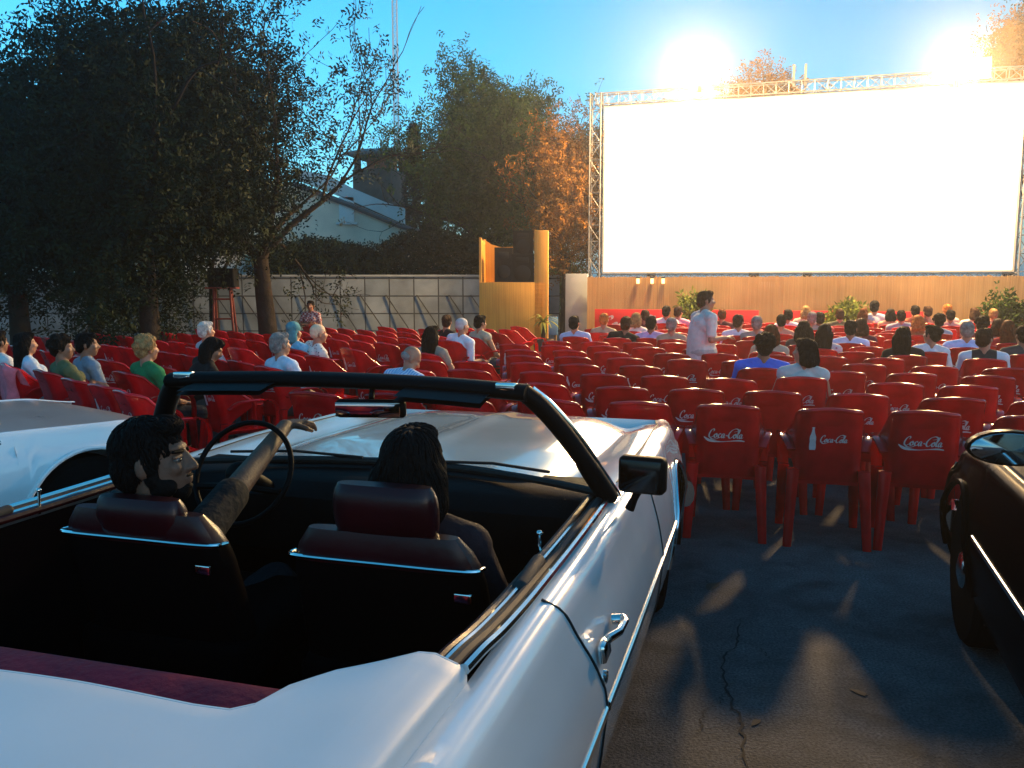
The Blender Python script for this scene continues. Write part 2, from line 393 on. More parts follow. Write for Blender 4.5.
def make_chair(kind):
    parts = {}
    mb = MB(); NA, NZ = 30, 10
    def top(t): return (.862 - .010 * (t / .45) ** 2) if t < .45 else (.852 - .040 * ((t - .45) / .23) ** 2 if t < .68 else .812 - .160 * ((t - .68) / .32) ** .8)
    def bot(t): return .385 if t < .45 else (.385 + .10 * ((t - .45) / .23) ** 2 if t < .68 else .485 + .115 * ((t - .68) / .32))
    def pos(a, h, off):
        x, y, c = back_path(a); z = bot(abs(a)) + (top(abs(a)) - bot(abs(a))) * h
        lean = (z - .42) * .20 * (1 - .55 * c)
        yy = -.215 + y - lean
        hollow = .018 * math.sin(math.pi * min(1, max(0, (z - .42) / .4))) * (1 - c)
        step = .007 if (z > .765 and abs(a) < .6) else 0
        nx = math.copysign(c, a) if c > 0 else 0; ny = -(1 - c)
        l = math.hypot(nx, ny) or 1
        return (x + nx / l * (off + step), yy + hollow + ny / l * (off + step), z)
    A = [-1 + 2 * i / NA for i in range(NA + 1)]; H = [0, .12, .28, .45, .62, .77, .785, .80, .9, .965, .992, 1.0]
    outer = [[pos(a, h, .009 if h < 1 else .004) for a in A] for h in H]; inner = [[pos(a, h, -.009 if h < 1 else -.004) for a in A] for h in H]
    mb.grid(outer); mb.grid(inner, flip=True)
    mb.tube([tuple((Vector(outer[-1][i]) + Vector(inner[-1][i])) / 2 + Vector((0, 0, -.004))) for i in range(NA + 1)], .0140, 10)
    mb.grid([outer[-1], inner[-1]]); mb.grid([inner[0], outer[0]])
    mb.grid([[r[0] for r in inner], [r[0] for r in outer]], flip=True); mb.grid([[r[-1] for r in outer], [r[-1] for r in inner]], flip=True)
    def surf(x, z):
        c = 0; lean = (z - .42) * .20; hol = .018 * math.sin(math.pi * min(1, max(0, (z - .42) / .4)))
        return (x, -.215 - lean + hol - .009 - .0022, z)
    if kind == 'script':
        U = .0248
        T = lambda x, y: surf(-.117 + x * U, .648 + y * U * 1.15)
        script(mb, T); swoosh(mb, T)
    elif kind == 'bottle':
        bottle(mb, lambda x, y: surf(-.100 + x * .045, .600 + y * .045)); U = .0185
        script(mb, lambda x, y: surf(-.060 + x * U, .652 + y * U * 1.2), .17)
    parts['backrest'] = mb
    seat = MB()
    S0 = [[(x, y, .405 - .018 * (1 - (x / .2) ** 2) * (1 - ((y - .02) / .23) ** 2) - (.03 * max(0, (y - .17) / .06) ** 2 if y > .17 else 0)) for x in [-.205 + .41 * i / 8 for i in range(9)]] for y in [-.225 + .455 * j / 10 for j in range(11)]]
    S1 = [[(x, y, z - .022) for x, y, z in r] for r in S0]
    seat.grid(S0, flip=True); seat.grid(S1); rim0 = S0[0] + [r[-1] for r in S0[1:]] + S0[-1][-2::-1] + [r[0] for r in S0[-2::-1]]; rim1 = S1[0] + [r[-1] for r in S1[1:]] + S1[-1][-2::-1] + [r[0] for r in S1[-2::-1]]
    seat.grid([rim0, rim1])
    parts['seat'] = seat
    arms = []; legs = []
    for s in (-1, 1):
        a = MB()
        path = [(s * .205, -.19, .585), (s * .225, -.13, .632), (s * .242, -.03, .652), (s * .244, .10, .650), (s * .242, .175, .632), (s * .236, .215, .58), (s * .230, .225, .5), (s * .226, .22, .42)]
        path = [tuple(q) for q in cat_rom(path, 18)]; rings = []
        for i, p in enumerate(path):
            t = Vector(path[min(i + 1, 17)]) - Vector(path[max(i - 1, 0)]); t.normalize(); n = t.cross(Vector((1, 0, 0))); n.normalize()
            if n.z < 0 and i < 8: n = -n
            w, h = .034, .010
            X = Vector((1, 0, 0)); P = Vector(p)
            rings.append([P + X * w * ca + n * h * sa for ca, sa in [(-1, -.8), (1, -.8), (1, .4), (.6, 1), (-.6, 1), (-1, .4)]])
        a.loft(rings); arms.append(a)
        for (p0, p1) in (((s * .205, -.225, .475), (s * .232, -.285, 0)), ((s * .222, .205, .42), (s * .236, .235, 0))):
            l = MB(); rr = []
            for k in range(5):
                q = k / 4; P = Vector(p0).lerp(Vector(p1), q); w = .036 - .011 * q; dd = .030 - .010 * q
                rr.append([(P.x + w * cx, P.y + dd * cy, P.z) for cx, cy in [(-1, -.6), (-.6, -1), (.6, -1), (1, -.6), (1, .6), (.6, 1), (-.6, 1), (-1, .6)]])
            l.loft(rr); legs.append(l)
    return parts, arms, legs
CH = {}
for kd in ('script', 'bottle', 'plain'):
    parts, arms, legs = make_chair(kd)
    ms = [('backrest', parts['backrest'].mesh('backrest', [RED, INK], 50)), ('seat', parts['seat'].mesh('seat', RED, 50))]
    ms += [('armrest', a.mesh('armrest', RED, 50)) for a in arms] + [('leg', l.mesh('leg', RED, 50)) for l in legs]
    whole = MB()
    for q in [parts['backrest'], parts['seat']] + arms + legs:
        o = len(whole.v); whole.v += q.v; whole.f += [tuple(i + o for i in f) for f in q.f]; whole.m += q.m
    CH[kd] = (ms, whole.mesh('red_chair', [RED, INK], 50))

# where they stand -------------------------------------------------
CHAIRS = []      # dict(x, y, rz, row, block, person)
def inframe(x, y, z=.8, m=45):
    if y < 1: return False
    u, v, d_ = proj(x, y, z); return -m < u < 1024 + m and v > 200
for k in range(16):
    f = 5.62 + .80 * k
    r0 = -3.15 if k else -3.15
    n = 0
    for j in range(-6, 20):
        r = -.197 + .562 * j + (.28 if k % 2 else 0) + random.uniform(-.025, .025) + (random.uniform(-.06, .06) if k > 1 else 0)
        if r < -3.4 + .05 * k or r > .256 * f + .75: continue
        ff = f + random.uniform(-.06, .06) + (.03 * j if k == 0 else 0)
        x, y, _ = lot(r, ff)
        if inframe(x, y): CHAIRS.append(dict(x=x, y=y, rz=-YAW + random.uniform(-.09, .09), row=k, block='front', r=r, p=None))
LA = R(44); lf = (math.sin(LA), math.cos(LA)); lr = (-math.cos(LA), math.sin(LA))
ox, oy = -3.3, 6.9
for k in range(-3, 12):
    for j in range(-7, 13):
        x = ox + lf[0] * .86 * k + lr[0] * .55 * j + random.uniform(-.02, .02); y = oy + lf[1] * .86 * k + lr[1] * .55 * j + random.uniform(-.02, .02)
        r = x * math.cos(YAW) - y * math.sin(YAW); f = x * math.sin(YAW) + y * math.cos(YAW)
        if r > -4.05 + .06 * max(0, f - 9) or y > 15.5 or f < 4.6: continue
        if (x, y) and math.hypot(x + 4.25, y - 14.9) < .8: continue
        if inframe(x, y, m=20): CHAIRS.append(dict(x=x, y=y, rz=-LA + random.uniform(-.10, .10), row=k, block='side', r=r, p=None))
# ------------------------------------------------------------------ people
SKIN = {'shade': mat('skin', (.11, .056, .036), .6, spec=.3, var=.12, scale=25, bump=.15, bscale=120), 'fair': mat('skin', (.34, .16, .095), .55, var=.1, scale=20), 'tan': mat('skin', (.22, .10, .055), .55, var=.1, scale=20)}  # the driver's skin is a darker copy, cabin shade put into its colour
HAIRC = {'black': (.003, .0025, .0025), 'dark': (.009, .006, .004), 'brown': (.045, .022, .012), 'auburn': (.10, .035, .012), 'blond': (.30, .19, .08), 'grey': (.22, .21, .20), 'white': (.5, .48, .45), 'orange': (.42, .16, .04)}
_hm = {}
def hair_mat(k):
    if k not in _hm: _hm[k] = mat('hair', HAIRC[k], .7, var=.35, scale=30, bump=.4, bscale=70, spec=.08)
    return _hm[k]

def hand(mb, w, fwd, palm, curl=.5, side=1, k=1.0):
    """palm, four bent fingers of unequal length and a thumb leaving the side of the palm near its base"""
    w = Vector(w); f = Vector(fwd).normalized(); n = Vector(palm); n = (n - f * n.dot(f)).normalized(); a = f.cross(n) * side
    c = w + f * .05 * k
    for q in (-.026, -.009, .009, .026):
        mb.cap(w + f * .012 * k + a * q * .6 * k, w + f * .088 * k + a * q * k, .015 * k, .012 * k, 8)
    for q, L in ((-.033, .058), (-.011, .075), (.011, .080), (.033, .070)):
        p = w + f * .088 * k + a * q * k; d = f + a * q * 2.0; d.normalize()
        p1 = p + (d * math.cos(curl * .6) + n * math.sin(curl * .6)) * L * .48 * k
        p2 = p1 + (d * math.cos(curl * 1.5) + n * math.sin(curl * 1.5)) * L * .32 * k
        p3 = p2 + (d * math.cos(curl * 2.2) + n * math.sin(curl * 2.2)) * L * .24 * k
        mb.cap(p, p1, .0098 * k, .0092 * k, 8); mb.cap(p1, p2, .0092 * k, .0086 * k, 8); mb.cap(p2, p3, .0086 * k, .0075 * k, 8)
    t0 = w + f * .028 * k + a * .026 * k; t1 = t0 + (f * .55 + a * .75 + n * .35).normalized() * .042 * k; t2 = t1 + (f * .9 + a * .2 + n * .5).normalized() * .032 * k
    mb.cap(t0, t1, .014 * k, .011 * k, 8); mb.cap(t1, t2, .011 * k, .0088 * k, 8)

class Pose:
    def __init__(s, lean=.05, side=0.0, yaw=0.0, pitch=0.0, roll=0.0, arms='lap', legs='sit', wide=1.0, female=False, twist=0.0, reach=None, head=1.0):
        s.__dict__.update(locals()); s.key = (lean, side, yaw, pitch, roll, str(arms), legs, wide, female, twist, reach, head)
        s.hip = Vector((0, -.05, .53 if legs == 'car' else .478)) if legs != 'stand' else Vector((0, 0, .93))
        u = Vector((math.sin(side), math.sin(lean) * math.cos(side), math.cos(lean) * math.cos(side))); s.u = u
        tw = Matrix.Rotation(twist, 3, u)
        s.X = tw @ Vector((math.cos(side), 0, -math.sin(side))); s.Y = u.cross(s.X) if u.cross(s.X).y > 0 or abs(twist) > 1 else -u.cross(s.X)
        s.sh = s.hip + u * .455; s.nb = s.hip + u * .50
        s.hc = s.nb + (u * .5 + Vector((0, 0, .5))).normalized() * .138 + s.Y * .022
        s.HR = Matrix.Rotation(yaw, 3, 'Z') @ Matrix.Rotation(pitch, 3, 'X') @ Matrix.Rotation(roll, 3, 'Y')
        sw = (.165 if female else .19) * wide; s.S = {}; s.E = {}; s.Wr = {}; s.hf = {}
        for q in (-1, 1):
            s.S[q] = s.sh + s.X * sw * q - u * .02
            a = arms
            if isinstance(a, dict): a = a[q]
            if a == 'lap': e = s.hip + s.X * .25 * q + Vector((0, .06, .16)); w = s.hip + s.X * .09 * q + Vector((0, .27, .10)); f = Vector((-q * .5, .8, -.1))
            elif a == 'rest': e = s.hip + s.X * .27 * q + Vector((0, -.02, .15)); w = s.hip + s.X * .25 * q + Vector((0, .23, .16)); f = Vector((0, 1, -.1))
            elif a == 'cross': e = s.hip + s.X * .25 * q + Vector((0, .08, .2)); w = s.hip - s.X * .06 * q + s.Y * .23 + Vector((0, 0, .25 + .02 * q)); f = Vector((-q, .1, .05))
            elif a == 'face': e = s.hip + s.X * .20 * q + s.Y * .24 + Vector((0, 0, .16)); w = s.hc + Vector((.09 * q, .10, -.13)); f = Vector((-.1 * q, .0, 1))
            elif a == 'knee': e = s.hip + s.X * .24 * q + Vector((0, .20, .12)); w = s.hip + s.X * .14 * q + Vector((0, .40, .03)); f = Vector((0, 1, -.3))
            elif a == 'hang': e = s.S[q] + s.X * .06 * q + Vector((0, -.03, -.27)); w = e + Vector((.02 * q, .07, -.24)); f = Vector((0, .15, -1))
            elif a == 'bend': e = s.S[q] + s.X * .05 * q + Vector((0, -.02, -.27)); w = e + Vector((-.10 * q, .22, .02)); f = Vector((-.4 * q, .9, .1))
            elif a == 'reach':
                w = Vector(reach); v = w - s.S[q]; e = s.S[q] + v * .5 + Vector((.01, -.02, .0)); f = v.normalized() + Vector((.25, 0, -.25))
            s.E[q], s.Wr[q], s.hf[q] = e, w, f
        s.K = {}; s.A = {}
        for q in (-1, 1):
            if legs == 'sit': s.K[q] = Vector((.13 * q, .37, .47)); s.A[q] = Vector((.12 * q, .36, .085))
            elif legs == 'car': s.K[q] = Vector((.13 * q, .36, .62)); s.A[q] = Vector((.12 * q, .68, .36))
            else: s.K[q] = Vector((.09 * q, .10 + .12 * q, .50)); s.A[q] = Vector((.09 * q, .22 * q - .03, .09 + (.05 if q < 0 else 0)))
    def H(s, p): return s.hc + s.HR @ (Vector(p) * s.head)
    def torso(s, mb, g):
        u, X, hip = s.u, s.X, s.hip; w = s.wide; fem = s.female
        rx = math.atan2(u.y, u.z); rot = (-rx, math.asin(max(-1, min(1, u.x))), s.twist * .8)
        mb.ell(hip + u * .02, (.175 * w + g, .125 * w + g, .13 + g), rot=rot)
        mb.ell(hip + u * .17 + s.Y * .015, (.150 * w + g, .115 * w + g, .16 + g), rot=rot)
        mb.ell(hip + u * .33, ((.158 if fem else .178) * w + g, .115 * w + g, .16 + g), rot=rot)
        mb.cap(s.S[-1] - u * .005, s.S[1] - u * .005, .062 + g, .062 + g, 14)
        mb.cap(s.nb - u * .06 - X * .07, s.nb - u * .06 + X * .07, .058 + g * .6, .058 + g * .6, 12)
        for q in (-1, 1):
            mb.cap(s.nb - u * .015 + X * .03 * q, s.S[q] - u * .0, .052 + g * .5, .055 + g, 12)
            if fem: mb.ell(hip + u * .33 + X * .075 * q + s.Y * .085, (.07 + g, .06 + g, .07 + g))
    def skin(s):
        mb = MB(); s.torso(mb, 0)
        mb.cap(s.nb - s.u * .05, s.hc + Vector((0, -.012, -.06)), .062, .056, 14)
        h = s.head; H = s.H
        def e(c, r, rot=(0, 0, 0)):
            M = s.HR @ Euler(rot).to_matrix(); mb.ell(H(c), tuple(k * h for k in r), 18, 12, rot=M.to_euler())
        e((0, -.015, .03), (.074, .093, .088)); e((0, .028, -.03), (.062, .066, .085)); e((0, .055, -.082), (.034, .034, .03)); e((0, .02, -.07), (.052, .055, .042))
        e((0, .068, .035), (.05, .02, .016)); mb.cap(H((0, .083, .022)), H((0, .108, -.022)), .009 * h, .0135 * h, 8)
        for q in (-1, 1):
            e((.012 * q, .096, -.026), (.011, .012, .009)); e((.038 * q, .066, -.02), (.022, .022, .022)); e((.077 * q, -.008, -.008), (.011, .02, .032), (0, 0, .25 * q))
        e((0, .088, -.052), (.022, .012, .007)); e((0, .086, -.063), (.019, .012, .007))
        for q in (-1, 1):
            mb.cap(s.S[q], s.E[q], .05, .041, 12); mb.cap(s.E[q], s.Wr[q], .041, .028, 12)
            hand(mb, s.Wr[q], s.hf[q], Vector((0, 0, -1)) if abs(Vector(s.hf[q]).normalized().z) < .8 else Vector((-q, .2, 0)), .55, q * -1 if False else q * (-1 if abs(Vector(s.hf[q]).normalized().z) < .8 else 1))
            hj = s.hip + s.X * .09 * q
            mb.cap(hj, s.K[q], .085, .058, 12); mb.cap(s.K[q], s.A[q], .056, .038, 12)
            mb.cap(s.A[q] + Vector((0, -.02, -.045)), s.A[q] + Vector((0, .15, -.055)), .036, .03, 10)
        return mb
    def shirt(s, sleeve=.62):
        mb = MB(); s.torso(mb, .011)
        if s.legs == 'stand':
            mb.loft([[(s.hip.x + r * s.wide * math.cos(a), s.hip.y - .01 + r * .78 * s.wide * math.sin(a), z) for a in [2 * math.pi * k / 24 for k in range(24)]] for r, z in ((.170, .82), (.168, .95), (.163, 1.10), (.150, 1.22), (.12, 1.32))])
        for q in (-1, 1):
            if sleeve <= 0: continue
            if sleeve <= 1: mb.cap(s.S[q], s.S[q].lerp(s.E[q], sleeve), .065, .058, 12)
            else: mb.cap(s.S[q], s.E[q], .065, .055, 12); mb.cap(s.E[q], s.E[q].lerp(s.Wr[q], .88), .054, .042, 12)
        return mb
    def trousers(s):
        mb = MB()
        mb.ell(s.hip, (.19 * s.wide, .14 * s.wide, .13))
        for q in (-1, 1):
            mb.cap(s.hip + s.X * .09 * q, s.K[q], .10, .072, 12); mb.cap(s.K[q], s.A[q].lerp(s.K[q], .12), .07, .055, 12)
        return mb
    def shoes(s):
        mb = MB()
        for q in (-1, 1): mb.cap(s.A[q] + Vector((0, -.03, -.045)), s.A[q] + Vector((0, .16, -.053)), .045, .038, 10)
        return mb
    def hair(s, style):
        mb = MB(); h = s.head; H = s.H
        def e(c, r):
            mb.ell(H(c), tuple(k * h for k in r), 18, 12, rot=s.HR.to_euler())
        if style == 'bald':
            e((0, -.055, -.01), (.076, .058, .045)); return mb
        if style in ('cap', 'scarf'):
            e((0, -.018, .05), (.084, .102, .082)); e((0, -.05, .01), (.078, .068, .07))
            if style == 'scarf': e((0, -.06, -.06), (.075, .06, .09)); e((0, -.03, .07), (.09, .105, .08))
            return mb
        e((0, -.024, .046), (.083, .098, .086)); e((0, -.06, -.012), (.076, .058, .072)); e((0, .035, .098), (.06, .05, .03))
        for q in (-1, 1): e((.066 * q, .005, .012), (.016, .028, .045))
        if style == 'curly':
            rr = random.Random(5)
            for k in range(40):
                t = rr.uniform(0, 6.28); z = rr.uniform(-.3, 1); c = math.sqrt(max(0, 1 - z * z)); y = c * math.sin(t)
                if y > .55 and z < .55: continue
                e((.088 * c * math.cos(t), -.025 + .100 * y, .045 + .09 * z), (.026, .026, .026))
        if style in ('long', 'bob', 'big'):
            e((0, -.045, -.015), (.092, .085, .115) if style != 'long' else (.086, .08, .10))
            d = {'long': -.27, 'bob': -.09, 'big': -.12}[style]; fat = 1.25 if style == 'big' else 1.0
            for q in (-1, 0, 1):
                top = H((.05 * q, -.055, -.02)); bot = s.hc + (s.HR @ Vector((.062 * q * fat, -.075, 0))) * h + Vector((0, -.01, d))
                mb.cap(top, bot, .06 * fat, .05 * fat if style != 'long' else .036, 12)
            for q in (-1, 1): mb.cap(H((.07 * q, -.01, .02)), H((.078 * q * fat, -.02, -.10)), .024, .026, 10)
        if style == 'bun': e((0, -.115, .06), (.045, .042, .042))
        return mb
_pm = {}
def locks(me, pose, style, n, seed=3):
    """thin tapering locks of hair lying on the fused hair mass, part of the same mesh"""
    rr = random.Random(seed); bm = bmesh.new(); bm.from_mesh(me); bm.normal_update(); vs = list(bm.verts); crown = pose.H((0, -.05, .11)); new = MB()
    base = [(v.co.copy(), v.normal.copy()) for v in vs]; bm.free()
    from mathutils.kdtree import KDTree
    kd = KDTree(len(base))
    for i, (c, _n) in enumerate(base): kd.insert(c, i)
    kd.balance()
    for _ in range(n):
        c, nrm = base[rr.randrange(len(base))]; d = c - crown; pts = []; L = rr.uniform(.03, .06) if style in ('short', 'curly', 'bun') else rr.uniform(.06, .13)
        p = c.copy(); d = d + Vector((rr.uniform(-.03, .03), rr.uniform(-.03, .03), -.05 if style != 'short' else -.02))
        for k in range(5):
            _c, i, _d = kd.find(p); nn = base[i][1]; t = (d - nn * d.dot(nn))
            if t.length < 1e-5: break
            t.normalize(); pts.append(base[i][0] + nn * (.0005 + .0045 * (k / 4 if k < 4 else 1.3))); p = pts[-1] + t * L / 4
            d = t + Vector((rr.uniform(-.35, .35), rr.uniform(-.35, .35), -.35)) * .5
        if len(pts) >= 4: new.tube(pts, [.0042, .0046, .004, .003, .0012][:len(pts)], 5)
    o = len(me.vertices); V = [tuple(v.co) for v in me.vertices] + new.v; F = [tuple(f.vertices) for f in me.polygons] + [tuple(i + o for i in f) for f in new.f]
    out = bpy.data.meshes.new('hair'); out.from_pydata(V, [], F); out.materials.append(None); out.shade_smooth(); bpy.data.meshes.remove(me); return out
def pmesh(pose, what, arg=None, vox=.0105):
    k = (pose.key, what, arg, vox)
    if k not in _pm:
        f = getattr(pose, what); mb = f(arg) if arg is not None else f()
        _pm[k] = blob(mb, vox, 2 if what != 'hair' else 4, what, [None])
        if what == 'hair' and arg not in ('cap', 'scarf', 'bald'): _pm[k] = locks(_pm[k], pose, arg, 900 if vox < .008 else 220)
    return _pm[k]
def dress(root, pose, me_kind, name, m, arg=None, vox=.0105):
    o = put(name, pmesh(pose, me_kind, arg, vox), root)
    o.material_slots[0].link = 'OBJECT'; o.material_slots[0].material = m
    return o
def person(label, pose, loc, rz, skin='fair', hair=('short', 'dark'), top=(.5, .5, .5), legs=(.03, .035, .05), sleeve=.62, group=None, scale=1.0, vox=.0105, topmat=None, hair_name='hair'):
    r = thing('person', label, 'person', loc, rz, group)
    if scale != 1: r.scale = (scale,) * 3
    dress(r, pose, 'skin', 'body', SKIN[skin], None, vox)
    dress(r, pose, 'shirt', 'shirt', topmat or cloth(top), sleeve, vox)
    dress(r, pose, 'trousers', 'trousers', cloth(legs), None, vox)
    dress(r, pose, 'shoes', 'shoes', cloth((.03, .025, .02)), None, vox)
    if hair[0] != 'none':
        hc = cloth(hair[1]) if isinstance(hair[1], tuple) else hair_mat(hair[1])
        dress(r, pose, 'hair', hair_name, hc, hair[0], vox)
    return r

P0 = Pose(-.14, arms='lap'); P1 = Pose(-.20, arms='rest', yaw=.35); P2 = Pose(-.06, arms='lap', yaw=-.45); P3 = Pose(.30, arms='knee', pitch=-.1)
PW = Pose(-.12, arms='cross', wide=1.12); F0 = Pose(-.14, arms='lap', female=True, head=.96); F1 = Pose(-.08, arms='rest', female=True, yaw=.7, head=.96); F2 = Pose(-.16, arms='cross', female=True, yaw=-.5, head=.96)
PL = Pose(-.04, side=.14, arms='rest', yaw=-.2); PR = Pose(.05, side=.22, arms={-1: 'lap', 1: 'rest'}, yaw=-.3, female=True)
PT = Pose(-.06, arms='lap', yaw=1.1, female=True, head=.96); PD = Pose(.62, side=.10, arms='knee', pitch=-.75, yaw=-.6)
PB = Pose(.42, side=.2, arms='knee', pitch=-.5, yaw=-.5)
